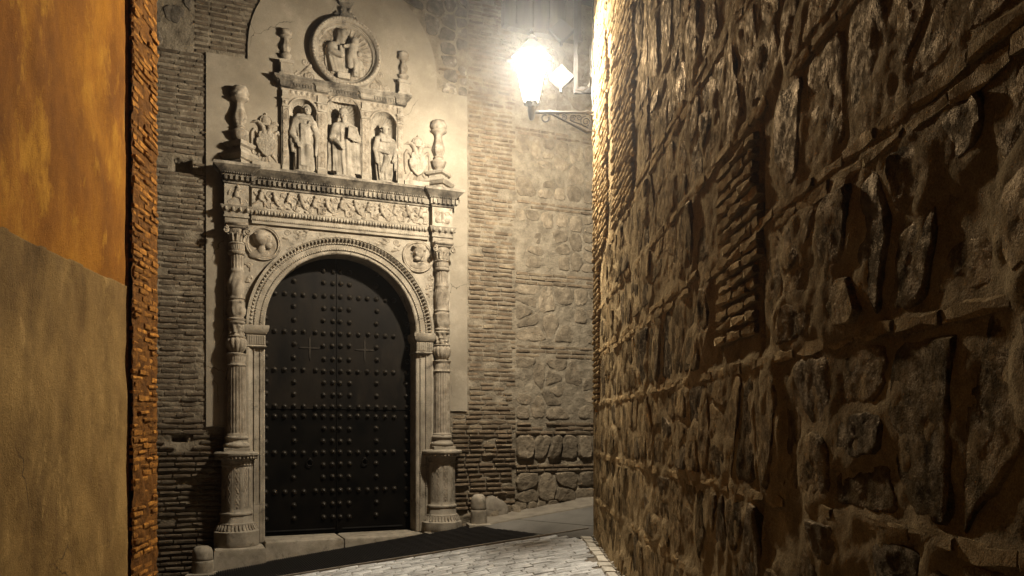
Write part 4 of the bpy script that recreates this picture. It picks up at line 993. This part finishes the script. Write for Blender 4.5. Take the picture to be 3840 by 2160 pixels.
# ------------------------------------------------------------------ medallion
med = empty('medallion', PM @ Matrix.Translation((.035, 0, 6.99)), 'round stone medallion of a mother and child with rays, on top of the portal', 'medallion')
mz = .545
b = MB(); n = 72; pr = [(.41, .03), (.425, .06), (.435, .075), (.447, .075), (.452, .09), (.462, .09), (.468, .115), (.485, .15), (.51, .165), (.532, .155), (.545, .13), (.55, .09), (.555, .0)]; m = len(pr)
for k in range(n):
    a = 2*math.pi*k/n; b.v += [(r*math.cos(a), d, mz+r*math.sin(a)) for r, d in pr]
b.f = [(k*m+i, k*m+i+1, ((k+1) % n)*m+i+1, ((k+1) % n)*m+i) for k in range(n) for i in range(m-1)]
b.build('ring', STONE, med, 45)
lv = MB()
for k in range(60):
    a = 2*math.pi*k/60; lv.ell((.51*math.cos(a), .155, mz+.51*math.sin(a)), (.022, .016, .022), 6, 4)
tag(lv.build('leaf_garland', STONE2, med, 60), kind='stuff')
b = MB(); n = 132; ring_r = [0.02, .12, .22, .30, .36, .40, .43]
for r in ring_r:
    for k in range(n):
        a = 2*math.pi*k/n; w_ = max(0, math.cos(33*a/1.0))**.7
        b.v.append((r*math.cos(a), .035+(.012*w_*(1 if .1 < r < .41 else .2)), mz+r*math.sin(a)))
b.f = [(j*n+k, j*n+(k+1) % n, (j+1)*n+(k+1) % n, (j+1)*n+k) for j in range(len(ring_r)-1) for k in range(n)]
b.build('ray_disc', STONE2, med, 30)
def f_mad(X, Y, Z):
    P = (X, Y, Z); d = e_ell(P, (-.045, .125, .255), (.062, .065, .085))          # head, turned to the child
    d = smin(d, e_ell(P, (.0, .165, .245), (.02, .03, .03)), .012)
    d = smin(d, e_ell(P, (-.085, .09, .25), (.065, .065, .095)), .015); d = smin(d, e_cap(P, (-.11, .085, .24), (-.13, .08, .12), .038, .03), .015)   # hair
    d = smin(d, e_cap(P, (-.06, .09, .17), (-.07, .07, .10), .045), .03)
    body = robe(P, [(-.34, .15, .08), (-.2, .205, .11), (-.05, .22, .125), (.06, .18, .11), (.13, .09, .08)], .075, 12, 1.0, -.12)
    d = smin(d, body, .03); d = smin(d, e_ell(P, (-.20, .08, .02), (.11, .09, .12)), .03)
    d = smin(d, e_cap(P, (-.22, .12, -.03), (-.08, .19, -.10), .055, .04), .02); d = smin(d, e_cap(P, (-.08, .19, -.10), (-.10, .17, .04), .036, .026), .015)
    for k in range(4): d = smin(d, e_cap(P, (-.27+.06*k, .10, -.06), (-.20+.05*k, .115, -.31), .02, .026), .03)
    return np.maximum(d, .02-Y)
V, Q = surfnet(f_mad, (-.40, .02, -.36), (.14, .30, .36), .0085); V[:, 1] *= -1; V[:, 2] += mz; link('mother_figure', np_mesh('mother_figure', V, Q[:, ::-1], STONE), med)
def f_kid(X, Y, Z):
    P = (X, Y, Z); d = e_ell(P, (.125, .15, .165), (.062, .066, .072))
    d = smin(d, e_cap(P, (.10, .12, .075), (.08, .13, -.06), .075, .078), .02)
    d = smin(d, e_cap(P, (.15, .13, .09), (.225, .14, .015), .036, .03), .015); d = smin(d, e_cap(P, (.225, .14, .015), (.18, .17, -.03), .03, .026), .012)
    d = smin(d, e_ell(P, (.19, .17, -.03), (.042, .042, .042)), .01)
    d = smin(d, e_cap(P, (.11, .13, -.09), (.14, .16, -.20), .058, .046), .015); d = smin(d, e_cap(P, (.14, .16, -.20), (.12, .13, -.34), .042, .03), .012)
    d = smin(d, e_cap(P, (.05, .12, -.09), (.055, .14, -.21), .06, .048), .015); d = smin(d, e_ell(P, (.12, .15, -.355), (.032, .045, .022)), .01)
    d = smin(d, e_cap(P, (.03, .13, .09), (-.04, .17, .06), .033, .026), .012)
    d = smin(d, robe(P, [(-.33, .11, .06), (-.2, .12, .08), (-.07, .08, .07)], .10, 9, 2.0, .20), .012)
    return np.maximum(d, .02-Y)
V, Q = surfnet(f_kid, (-.12, .02, -.39), (.34, .26, .26), .0085); V[:, 1] *= -1; V[:, 2] += mz; link('child_figure', np_mesh('child_figure', V, Q[:, ::-1], STONE), med)
b = MB(); b.stack([(0, -.415), (0, -.33), (-.01, -.32)], -.13, .06, .12, .02); b.v = [(x, d, z+mz) for x, d, z in b.v]; b.build('figure_base', STONE, med)
b = MB(); b.stack([(0, 1.07), (.0, 1.12), (-.02, 1.2), (-.03, 1.27), (.0, 1.285), (.03, 1.32), (.035, 1.33), (.02, 1.335)], -.09, .09, .10, 0); b.lathe([(.03, 1.335), (.05, 1.36), (.035, 1.4), (.06, 1.5), (.03, 1.6)], 0, .07, 14)
for q in (-1, 1): b.tube([(p[0]+q*.14, .06, p[2]) for p in spir((0, 0, 1.12), .05, 1.4, 1.57, q)], .016, 6); b.ell((q*.06, .10, 1.20), (.03, .02, .04))
b.build('crest', SOOT, med, 40)

# ------------------------------------------------------------------ finials
def finial(name, x, z, H, ph, hw, label):
    o = empty(name, PM @ Matrix.Translation((x, -(.07 if hw > .1 else .06), z)), label, 'finial', 'baluster finials on the portal')
    b = MB(); p = ph; r45 = R(45)
    if hw > .1:
        b.sym([(.05, .0), (.05, .02*p/.3), (.0, p*.22), (.035, p*.26), (.075, p*.42), (.055, p*.56), (.0, p*.62), (-.015, p*.78), (.025, p*.84), (.04, p*.95), (.03, p)], hw, hw, 0, 0, r45)
    else: b.sym([(.025, 0), (.025, p*.14), (0, p*.2), (0, p*.78), (.02, p*.84), (.025, p)], hw, hw, 0, 0, 0)
    b.build('pedestal', STONE, o, 25)
    k = H; rr = hw/.113
    prof = [(.055, 0), (.07, .01), (.06, .02), (.045, .035), (.05, .05), (.085, .10), (.10, .165), (.115, .18), (.118, .20), (.10, .215), (.07, .235), (.062, .26), (.075, .275), (.07, .29), (.055, .31), (.075, .36), (.09, .42), (.086, .48), (.066, .56), (.052, .64), (.055, .70), (.085, .735), (.12, .765), (.12, .785), (.10, .80), (.105, .83), (.115, .88), (.11, .93), (.085, .975), (.04, .99), (.01, .985)]
    P = dens([(r*rr, ph+z*k) for r, z in prof], .02)
    def md(t, z):
        q = (z-ph)/k
        if .06 < q < .17: return 1+.06*abs(math.sin(5*t))
        if .3 < q < .7: return 1+.06*math.sin(6*t)*(1 if q > .5 else 1.4)
        if q > .8: return 1+.16*math.sin(5*t+1.0)*math.sin(q*60+3*t)*(q < .98)
        return 1
    b = MB(); b.lathe(P, 0, 0, 36, md); b.build('baluster', STONE2, o, 60)
finial('stone_finial', -XC+.05, 5.56, .855, .35, .125, 'tall baluster finial on the portal cornice left of the shield, by the putlog hole')
finial('stone_finial', XC-.04, 5.56, .86, .30, .125, 'tall baluster finial on the portal cornice right of the shield, below the lantern')
finial('stone_finial', -.865, 7.0, .50, .235, .085, 'short baluster finial on the upper cornice, left of the medallion')
finial('stone_finial', .955, 7.0, .485, .24, .085, 'short baluster finial on the upper cornice, right of the medallion')

# ------------------------------------------------------------------ shields with double-headed eagles
for sx, lab in ((-1, 'carved shield on a two-headed eagle between tall finial and hooded statue'), (1, 'brightly lit carved shield on a two-headed eagle beside the mitred statue')):
    cx = -1.155 if sx < 0 else 1.195
    o = empty('coat_of_arms', PM @ Matrix.Translation((cx, -.02, 5.665)), lab, 'coat of arms', 'eagle shields on the portal')
    r = Relief(-.235, .235, .0, .74, .0075); KE = 1.7
    for q in (-1, 1):            # wings, heads, legs, tail
        r.line([(q*.03, .46), (q*.05, .55), (q*.11, .615), (q*.155, .62)], .05, .026, .9, .012).st((q*.15, .62), (q*.225, .595), .028, .008, .9, .012)
        r.line([(q*.10, .43), (q*.17, .50), (q*.205, .44), (q*.205, .25), (q*.19, .14)], .03, .022, .9, .01)
        for k in range(4): r.st((q*(.19-.025*k), .40-.03*k), (q*(.20-.035*k), .12+.012*k), .018, .010, .8, .006)
        r.line([(q*.10, .14), (q*.15, .07), (q*.18, .03)], .035, .02, .9).dot((q*.16, .03), .04, .028, .8); r.st((q*.03, .12), (q*.06, .01), .03, .034, .7)
    r.st((0, .12), (0, .01), .03, .034, .7); r.H *= KE; r.build('eagle', STONE2, o, -.02, mask=True)
    r = Relief(-.17, .17, .10, .50, .0075)
    half = np.interp(r.Z, [.10, .13, .20, .30, .36, .38, .42, .47, .49], [.0, .05, .12, .155, .15, .115, .12, .105, .0])
    ins = half-np.abs(r.X); r.H = np.where(ins > 0, .030+.012*np.clip(ins/.012, 0, 1), 0)
    r.H = np.where((ins > .022) & (np.abs(r.X) > .006) & (abs(r.Z-.32) > .006), r.H-.008+.014*fbm(r.X*38, r.Z*38, 3), r.H); r.H *= 1.6; r.build('shield', STONE, o, 0, mask=True, rough=.001)
    b = MB()
    b.tube([(.085*math.cos(a), .035, .63+.085*math.sin(a)*1.05) for a in np.linspace(-.2, math.pi+.2, 14)], .014, 6); b.tube([(-.08, .03, .60), (0, .05, .585), (.08, .03, .60)], .016, 6); b.tube([(0, .045, .60), (0, .06, .67), (0, .035, .72)], .010, 6); b.ell((0, .03, .745), (.016, .016, .022)); b.ell((0, .02, .65), (.08, .05, .075), 12, 8)
    b.build('crown', STONE2, o, 60)

# ------------------------------------------------------------------ statues in the niches
def face(P, c, s=1.0):
    x, y, z = c; d = e_ell(P, c, (.050*s, .058*s, .068*s))
    d = smin(d, e_ell(P, (x, y+.052*s, z-.008*s), (.012*s, .018*s, .022*s)), .008)      # nose
    d = smin(d, e_ell(P, (x, y+.030*s, z-.050*s), (.028*s, .026*s, .024*s)), .015)      # chin
    d = smin(d, e_cap(P, (x-.034*s, y+.045*s, z+.014*s), (x+.034*s, y+.045*s, z+.014*s), .011*s), .008)   # brow
    for q in (-1, 1): d = np.maximum(d, -(e_ell(P, (x+q*.021*s, y+.058*s, z+.0), (.010*s, .012*s, .007*s))))
    return d
def hand(P, w, dirn, s=1.0):
    """palm and four fingers plus thumb, from the wrist w along dirn"""
    D = Vector(dirn).normalized(); up = Vector((0, 1, 0)); si = D.cross(up); si = si.normalized() if si.length > .1 else Vector((1, 0, 0))
    w = Vector(w); c = w+D*.028*s; d = e_ell(P, c, (.024*s, .018*s, .024*s))
    for k, L in enumerate((.034, .042, .040, .030)):
        a = c+si*(.014*(k-1.5))*s+D*.014*s; m = a+D*L*.55*s; e = m+(D*.45-up*.25).normalized()*L*.5*s
        d = smin(d, np.minimum(e_cap(P, a, m, .0075*s), e_cap(P, m, e, .007*s, .006*s)), .004)
    a = w+si*.018*s+D*.012*s; return smin(d, e_cap(P, a, a+(si*.7+D*.8).normalized()*.035*s, .009*s, .007*s), .005)
def e_arm(P, a, b, r0, r1=None): return e_cap(P, a, b, r0*.84, (r0 if r1 is None else r1)*.84)
def f_monk(X, Y, Z):
    P = (X/1.08, Y/.84, Z)
    d = robe(P, [(.03, .125, .10), (.12, .13, .11), (.35, .125, .115), (.55, .12, .11), (.68, .145, .11), (.78, .13, .095), (.83, .07, .07)], .085, 9, .4)
    d = smin(d, e_arm(P, (-.10, .02, .76), (-.155, .04, .56), .065, .06), .03)          # upper arms, forearms, hanging sleeves
    d = smin(d, e_arm(P, (-.155, .04, .56), (-.11, .11, .44), .05, .038), .025); d = smin(d, e_arm(P, (-.16, .05, .46), (-.15, .06, .31), .045, .03), .02)
    d = smin(d, e_arm(P, (.11, .02, .75), (.165, .05, .58), .06, .055), .03); d = smin(d, e_arm(P, (.165, .05, .58), (.10, .12, .68), .05, .035), .02); d = smin(d, e_arm(P, (.165, .05, .56), (.15, .06, .28), .035, .022), .02)
    d = np.minimum(d, hand(P, (.10, .12, .68), (-.4, .1, .6))); d = np.minimum(d, hand(P, (-.10, .115, .43), (.35, .3, -.6)))
    d = smin(d, e_arm(P, (-.07, .03, .81), (.07, .03, .81), .06), .02)                  # cowl
    d = smin(d, e_ell(P, (0, .07, .785), (.09, .05, .035)), .012)
    d = smin(d, e_box(P, (0, .112, .40), (.06, .016, .30), 0, .014), .03)                      # scapular
    d = smin(d, e_arm(P, (0, .02, .82), (.03, .03, .88), .045), .02); d = smin(d, face(P, (.04, .05, .915)), .008)
    d = smin(d, np.maximum(e_ell(P, (.03, .015, .935), (.066, .070, .080)), P[1]-.055), .01)   # hood
    d = smin(d, e_arm(P, (.04, .09, .18), (.05, .12, .36), .045, .06), .03)             # bent knee
    return np.minimum(d, e_ell(P, (0, .03, .02), (.16, .12, .035)))
def f_bishop(X, Y, Z):
    P = (X/1.08, Y/.84, Z)
    d = robe(P, [(.03, .135, .10), (.2, .15, .115), (.45, .15, .12), (.6, .145, .115), (.72, .155, .11), (.79, .125, .09), (.84, .06, .06)], .08, 10, 2.1)
    cape = robe(P, [(.09, .215, .085), (.3, .205, .09), (.55, .195, .10), (.72, .17, .10), (.80, .12, .085)], .09, 13, .9)
    cape = np.maximum(cape, P[1]-.075-.06*np.abs(P[0])/.2); d = smin(d, cape, .015)
    d = smin(d, e_arm(P, (-.12, .03, .75), (-.17, .06, .56), .06, .055), .025); d = smin(d, e_arm(P, (-.17, .06, .56), (-.08, .14, .47), .045, .032), .015); d = np.minimum(d, hand(P, (-.08, .145, .465), (.55, .15, -.55), 1.1))
    d = smin(d, e_arm(P, (.12, .03, .74), (.175, .07, .58), .055, .05), .025); d = smin(d, e_arm(P, (.175, .07, .58), (.10, .15, .55), .042, .032), .015); d = np.minimum(d, hand(P, (.115, .16, .565), (-.6, .2, .35), 1.05))
    d = np.minimum(d, e_box(P, (.085, .165, .645), (.062, .022, .088), -.06))           # book
    d = smin(d, e_arm(P, (0, .02, .83), (-.01, .03, .87), .045), .02); d = smin(d, face(P, (-.015, .045, .905)), .008)
    d = smin(d, e_ell(P, (-.012, .085, .835), (.034, .032, .055)), .012)                # beard
    d = smin(d, np.maximum(e_ell(P, (-.015, .03, .965), (.062, .06, .075)), .93-P[2]), .006)
    for q in (-1, 0, 1): d = np.minimum(d, e_arm(P, (-.015+q*.045, .05-.02*abs(q), .975), (-.015+q*.05, .05-.02*abs(q), 1.03-.01*abs(q)), .012, .006))
    d = np.minimum(d, e_arm(P, (-.07, .05, .945), (.04, .07, .945), .011))
    return np.minimum(d, e_ell(P, (0, .03, .02), (.17, .12, .035)))
def f_mitre(X, Y, Z):
    P = (X/1.08, Y/.84, Z)
    d = robe(P, [(.03, .11, .09), (.15, .12, .10), (.35, .135, .11), (.5, .15, .115), (.63, .15, .11), (.72, .145, .10), (.79, .10, .085), (.83, .05, .05)], .10, 8, 3.3)
    d = smin(d, e_arm(P, (-.11, .03, .73), (-.155, .06, .55), .058, .055), .025); d = smin(d, e_arm(P, (-.155, .06, .55), (-.02, .14, .50), .048, .034), .018); d = np.minimum(d, hand(P, (-.025, .145, .50), (.7, .15, -.1)))
    d = smin(d, e_arm(P, (-.14, .06, .50), (-.13, .07, .34), .05, .028), .025)
    d = smin(d, e_arm(P, (.12, .03, .72), (.165, .06, .56), .055, .05), .025); d = smin(d, e_arm(P, (.165, .06, .56), (.135, .12, .42), .046, .034), .018); d = np.minimum(d, hand(P, (.135, .12, .42), (-.2, .2, -.6)))
    d = smin(d, e_arm(P, (.16, .07, .42), (.15, .06, .24), .04, .016), .02)
    d = smin(d, e_box(P, (0, .115, .70), (.075, .014, .028)), .01); d = smin(d, e_arm(P, (-.055, .04, .79), (.055, .04, .79), .048), .015)
    d = smin(d, e_arm(P, (0, .02, .8), (0, .03, .86), .042), .02); d = smin(d, face(P, (.0, .045, .875), .95), .008)
    d = smin(d, np.maximum(np.maximum(np.abs(P[0])*1.05+(P[2]-.925)*.62-.066, np.abs(P[1]-.035)*1.1+(P[2]-.925)*.5-.058), .915-P[2]), .006)     # mitre
    d = smin(d, e_arm(P, (-.05, .10, .20), (.02, .12, .40), .035, .05), .04)
    return np.minimum(d, e_ell(P, (0, .03, .02), (.16, .12, .035)))
for (cx, hw, sz), fn, sc_, nm, lab in ((NI[0], f_monk, 1.06, 'monk', 'hooded monk statue with hanging sleeves in the shell niche by the dim shield'),
                                       (NI[1], f_bishop, 1.07, 'saint', 'bearded statue in cape and crown holding a book in the middle niche'),
                                       (NI[2], f_mitre, .955, 'bishop', 'statue in a pointed mitre and gathered robe in the niche by the bright shield')):
    V, Q = surfnet(fn, (-.28, -.13, -.02), (.28, .26, 1.06), .0075)
    V[:, 1] *= -1; V *= sc_
    o = link('statue', np_mesh('statue', V, Q[:, ::-1], STATUE)); o.matrix_world = PM @ Matrix.Translation((cx+(.02 if nm != 'saint' else .01), -.055, UZ0+.012))
    tag(o, lab, 'statue', 'saints in the portal niches')

# ------------------------------------------------------------------ studded double door
door = empty('double_door', PM @ Matrix.Translation((0, .30, .03)), 'dark studded double door under the carved round arch', 'door')
SX = [-1.125, -.998, -.845, -.70, -.553, -.373, -.244, -.101, .019, .165, .307, .459, .603, .749, .895, 1.02, 1.11]
FULL = [3.79, 3.207, 2.608, 2.04, 1.885, 1.31, .70]; PART = [4.19, 4.0, 3.6, 3.4, 3.01, 2.80, 2.42, 2.23, 1.69, 1.49, 1.12, .92, .49, .28]
stm = MB(); stm.lathe([(.042, -.01), (.044, .006), (.040, .011), (.037, .008), (.034, .012), (.031, .024), (.023, .034), (.013, .040), (.008, .042), (.007, .049), (.003, .052)], 0, 0, 14)
stm.v = [(x, z, y) for x, y, z in stm.v]; stud_me = stm.mesh('stud', STUD, 60)
SEAM = -.045
def leaf_outline(a, b, z0, z1, n=26):
    top = [(x, min(z1, SPR-.03+math.sqrt(max(0, 1.235**2-x*x)))) for x in np.linspace(b, a, n)]
    return [(a, z0), (b, z0)]+[(float(x), float(z)) for x, z in top]
studs_at = [(x, z) for z in FULL for x in SX[:-1] if x != 1.02]+[(1.11, z) for z in FULL]+[(SX[i], z) for z in PART for i in (0, 3, 6, 7, 8, 9, 12, 16)]
for a, b_ in ((-1.235, SEAM-.003), (SEAM+.003, 1.235)):
    m_ = MB(); m_.extr(leaf_outline(a, b_, 1.965, 9), -.07, .0, .004); up = m_.build('upper_leaf', DOOR, door)
    m_ = MB(); m_.extr(leaf_outline(a, b_, .01, 1.955), -.07, -.012, .004); lowr = m_.build('lower_leaf', DOOR2, door)
    for x, z in studs_at:
        if not (a < x < b_): continue
        z2 = z-.03; zt = SPR-.03+math.sqrt(max(0, 1.235**2-x*x))
        if z2 > zt-.09: continue
        rg_ = random.Random(int(x*1000)+int(z*777)); up_ = z2 > 1.96
        link('stud', stud_me, up if up_ else lowr, (x+rg_.uniform(-.008, .008), .0 if up_ else .012, z2+rg_.uniform(-.008, .008)), (0, rg_.uniform(0, 6), 0))
    xm = -.46 if a < -1 else .41                       # applied cross, kick strip, knocker
    c = MB(); c.extr([(-.012, -.13), (0, -.2), (.012, -.13), (.012, -.012), (.12, -.012), (.17, 0), (.12, .012), (.012, .012), (.012, .13), (0, .2), (-.012, .13), (-.012, .012), (-.12, .012), (-.17, 0), (-.12, -.012), (-.012, -.012)], -.002, .012, .003)
    c.build('iron_cross', STUD, up, loc=(xm, 0, 2.93))
    k = MB(); k.box(a+.1, b_-.02 if a < -1 else b_-.2, -.002, .016, .055, .075); k.build('kick_strip', STEEL, lowr, loc=(0, .012, 0))
    k = MB(); k.tube([(.05*math.cos(t), .03, .05*math.sin(t)) for t in np.linspace(0, 2*math.pi, 17)[:-1]], .008, 6, True); k.lathe([(.03, .04), (.035, .06), (.02, .08)], 0, .01, 10); k.build('knocker', DOOR, lowr, 60, loc=(xm, .012, 1.12))
m_ = MB(); m_.box(-1.3, 1.3, -.12, -.085, -.3, 4.5); m_.build('backing_board', DOOR, door)

# ------------------------------------------------------------------ stone bollards
for s_, d_, H_, r_, lab in ((-1.98, .50, .40, .145, 'squat rounded stone bollard beside the block under the dim column'), (2.17, .46, .50, .130, 'rounded stone bollard between bright column pedestal and rubble footing')):
    z0 = gz(s_, d_); o = empty('stone_bollard', FM @ Matrix.Translation((s_, -d_, z0)), lab, 'bollard', 'guard stones flanking the portal')
    md = lambda t, z: 1+.03*math.sin(3*t+z*9)+.02*math.sin(7*t-z*31)
    b = MB(); b.lathe(dens([(r_*1.0, -.1), (r_*1.02, .10), (r_, H_*.48), (r_*.93, H_*.5)], .03), 0, 0, 24, md); b.build('lower_drum', STONE, o, 50)
    b = MB(); b.lathe(dens([(r_*.92, H_*.503), (r_*.97, H_*.53), (r_*.93, H_*.8), (r_*.8, H_*.92), (r_*.55, H_*.985), (r_*.2, H_)], .03), 0, 0, 24, md); b.build('domed_cap', STONE, o, 60)
    b = MB(); b.sym([(.03, -.1), (.03, .02), (.015, .03)], r_+.02, r_+.02, 0, 0, .2); b.build('foot_slab', STONE, o)

# ------------------------------------------------------------------ street lantern on a scrolled bracket
BW = Vector((1.222-.013*10.3, 10.3, 5.78))
LT = Matrix.Translation(BW)
lamp = empty('wall_lantern', LT, 'lit street lantern on a scrolled iron bracket at the rubble wall corner', 'street lantern')
def LB(): return MB(False)
LX = -.835                        # lantern axis, out from the wall
b = LB(); b.tube([(-.02, 0, 0), (LX+.05, 0, 0)], .018, 10); b.tube([(-.62, 0, 0), (-.57, 0, 0)], .03, 10); b.tube([(-.13, 0, 0), (-.09, 0, 0)], .03, 10); b.build('bracket_arm', IRON, lamp, 50)
b = LB(); b.v = []; 
for z0, z1, y, x in ((-.30, .10, .03, -.035), (-.42, -.30, .02, -.03), (.10, .16, .02, -.03)): b.add([(u, v_*y, w_) for w_ in (z0, z1) for u, v_ in ((.02, -1), (x, -1), (x, 1), (.02, 1))], [(0, 1, 2, 3), (4, 5, 6, 7), (0, 1, 5, 4), (1, 2, 6, 5), (2, 3, 7, 6), (3, 0, 4, 7)])
b.build('wall_plate', IRON, lamp)
b = LB(); b.tube([(-.58, 0, -.02), (-.36, 0, -.13), (-.22, 0, -.20), (-.12, 0, -.255), (-.06, 0, -.25)], [.013, .014, .022, .024, .02], 8); b.build('brace', IRON, lamp, 60)
b = LB()
for c, r, tu, a0, dr in (((-.13, 0, -.12), .075, 1.9, 1.5, 1), ((-.30, 0, -.075), .045, 1.6, .2, 1), ((-.41, 0, -.065), .04, 1.6, 2.6, -1), ((-.50, 0, -.04), .022, 1.3, 0, 1), ((-.22, 0, -.07), .04, 1.5, 3.2, -1)):
    b.tube(spir(c, r, tu, a0, dr), .008, 6)
b.tube([(-.06, 0, -.22), (-.045, 0, -.12), (-.06, 0, -.03)], .012, 6); b.tube([(-.34, 0, -.10), (-.27, 0, -.13), (-.20, 0, -.15), (-.10, 0, -.20)], .009, 6)
b.build('scrollwork', IRON, lamp, 60)
b = LB(); b.tube([(-.655+.045*math.cos(t), 0, -.075+.045*math.sin(t)) for t in np.linspace(1.2, 6.6, 16)], .012, 8); b.build('end_hook', IRON, lamp, 60)
b = LB(); b.lathe([(.02, -.10), (.03, -.085), (.042, -.05), (.048, .0), (.055, .03), (.045, .05), (.05, .075), (.085, .10), (.09, .115), (.06, .12)], LX, 0, 16); b.build('socket', IRON, lamp, 60)
ZB, ZT, RB, RT = .12, .72, .105, .235     # glazed body: six panes widening upwards
fr = LB()
for k in range(6):
    a = math.pi/6+k*math.pi/3; a2 = a+math.pi/3
    c0, c1 = (LX+RB*math.cos(a), RB*math.sin(a), ZB), (LX+RT*math.cos(a), RT*math.sin(a), ZT)
    d0, d1 = (LX+RB*math.cos(a2), RB*math.sin(a2), ZB), (LX+RT*math.cos(a2), RT*math.sin(a2), ZT)
    fr.tube([c0, c1], .008, 5); fr.tube([c1, d1], .010, 5); fr.tube([c0, d0], .009, 5)
lfo = fr.build('frame', IRON, lamp)
def glow(name, strength, col, trans):
    m = bpy.data.materials.new(name); m.use_nodes = True; t = m.node_tree; n = t.nodes; n.clear()
    e = n.new('ShaderNodeEmission'); e.inputs[0].default_value = (*col, 1); e.inputs[1].default_value = strength
    o = n.new('ShaderNodeOutputMaterial')
    if trans:
        tr = n.new('ShaderNodeBsdfTransparent'); ad = n.new('ShaderNodeAddShader'); t.links.new(e.outputs[0], ad.inputs[0]); t.links.new(tr.outputs[0], ad.inputs[1]); t.links.new(ad.outputs[0], o.inputs[0])
    else: t.links.new(e.outputs[0], o.inputs[0])
    return m
PANE = glow('lit_frosted_glass', 30.0, (1, .92, .74), True); BULB = glow('lit_bulb', 300, (1, .86, .6), False)
for k in range(6):
    a = math.pi/6+k*math.pi/3+.03; a2 = a+math.pi/3-.06; q = .985
    b = LB(); b.add([(LX+RB*q*math.cos(a), RB*q*math.sin(a), ZB+.01), (LX+RB*q*math.cos(a2), RB*q*math.sin(a2), ZB+.01), (LX+RT*q*math.cos(a2), RT*q*math.sin(a2), ZT-.01), (LX+RT*q*math.cos(a), RT*q*math.sin(a), ZT-.01)], [(0, 1, 2, 3)])
    link('pane', b.mesh('pane', PANE, fix=False), lfo)
b = LB(); b.lathe([(RT+.025, ZT+.0), (RT+.03, ZT+.02), (RT*.8, ZT+.09), (RT*.45, ZT+.16), (.07, ZT+.20), (.085, ZT+.22), (.06, ZT+.26), (.02, ZT+.29), (.03, ZT+.32), (.006, ZT+.37)], LX, 0, 6); b.build('cap', IRON, lamp)
b = LB(); b.ell((LX, 0, .645), (.035, .035, .06), 10, 7); b.build('bulb', BULB, lamp, 90)
ld_ = bpy.data.lights.new('lantern_light', 'POINT'); ld_.energy = LAMP_POWER; ld_.color = LAMP_COLOR; ld_.shadow_soft_size = .11
lo_ = bpy.data.objects.new('lantern_light', ld_); COL.objects.link(lo_); lo_.location = BW+Vector((LX, -.0, .645))

# ------------------------------------------------------------------ floodlights on a steel post at the corner
FB = Vector((1.04, 10.62, 0))
post = empty('floodlight_post', Matrix.Translation(FB+Vector((-.05, 0, 6.18))), 'grey steel mast on two wall arms carrying square floodlights above the lantern bracket', 'mast')
def box(b, x0, x1, y0, y1, z0, z1): b.add([(x, y, z) for z in (z0, z1) for x, y in ((x0, y0), (x1, y0), (x1, y1), (x0, y1))], [(0, 1, 2, 3), (4, 5, 6, 7), (0, 1, 5, 4), (1, 2, 6, 5), (2, 3, 7, 6), (3, 0, 4, 7)])
b = LB(); box(b, -.165, -.115, -.03, .03, -.02, 1.52); b.build('upright', STEEL, post)
for z in (0, 1.46):
    b = LB(); box(b, -.115, .12, -.025, .025, z-.02, z+.06); b.build('wall_arm', STEEL, post)
b = LB(); b.tube([(-.14, -.035, .02), (-.05, -.05, .0), (.03, -.045, .05), (.06, -.04, .2), (.05, -.04, .6)], .008, 6); b.build('cable', IRON, post, 60)
for z, rx, lab in ((.20, .55, 'square pale floodlight tilted beside the lit lantern glass'), (.82, .95, 'square floodlight on the mast above the lantern, under the timber bay')):
    fl = empty('floodlight', Matrix.Translation(FB+Vector((-.38, -.02, 6.18+z))) @ Euler((R(-14), R(45), R(-12))).to_matrix().to_4x4() @ Matrix.Scale(1, 4), lab, 'floodlight', 'square floodlights on the mast')
    b = LB(); box(b, -.115, .115, .006, .075, -.115, .115); b.build('housing', STEEL, fl)
    b = LB(); box(b, -.12, .12, -.006, .006, -.12, .12); b.build('face_plate', WHITE, fl)
    b = LB(); b.tube([(.10, .03, -.10), (.15, .03, -.15)], .022, 8); b.build('bracket', STEEL, fl, 60)
b = LB(); pts = [RM @ Vector((.16+.02*math.sin(k*.9), -.045-.01*math.sin(k*1.7), 8.2-k*.14)) for k in range(18)]
b.tube([tuple(p) for p in pts], .012, 6); o = b.build('drop_cable', IRON, None, 60); tag(o, 'black cable clipped down the lit quoin to the lantern bracket', 'cable')

# ------------------------------------------------------------------ added scattering volume, standing in for lens bloom round the lantern
b = LB(); box(b, -80, 80, -75, 95, -16, 14); hz = b.build('glow_haze', None); hz['kind'] = 'stuff'; hz['label'] = 'added thin scattering volume that makes the bloom round the lantern'
hm = bpy.data.materials.new('bloom_haze'); hm.use_nodes = True; t = hm.node_tree; t.nodes.clear()
pv = t.nodes.new('ShaderNodeVolumePrincipled'); pv.inputs['Color'].default_value = (.95, .93, .9, 1); pv.inputs['Density'].default_value = GLOW_HAZE; pv.inputs['Anisotropy'].default_value = .91
mo = t.nodes.new('ShaderNodeOutputMaterial'); t.links.new(pv.outputs[0], mo.inputs['Volume']); hz.data.materials.append(hm)
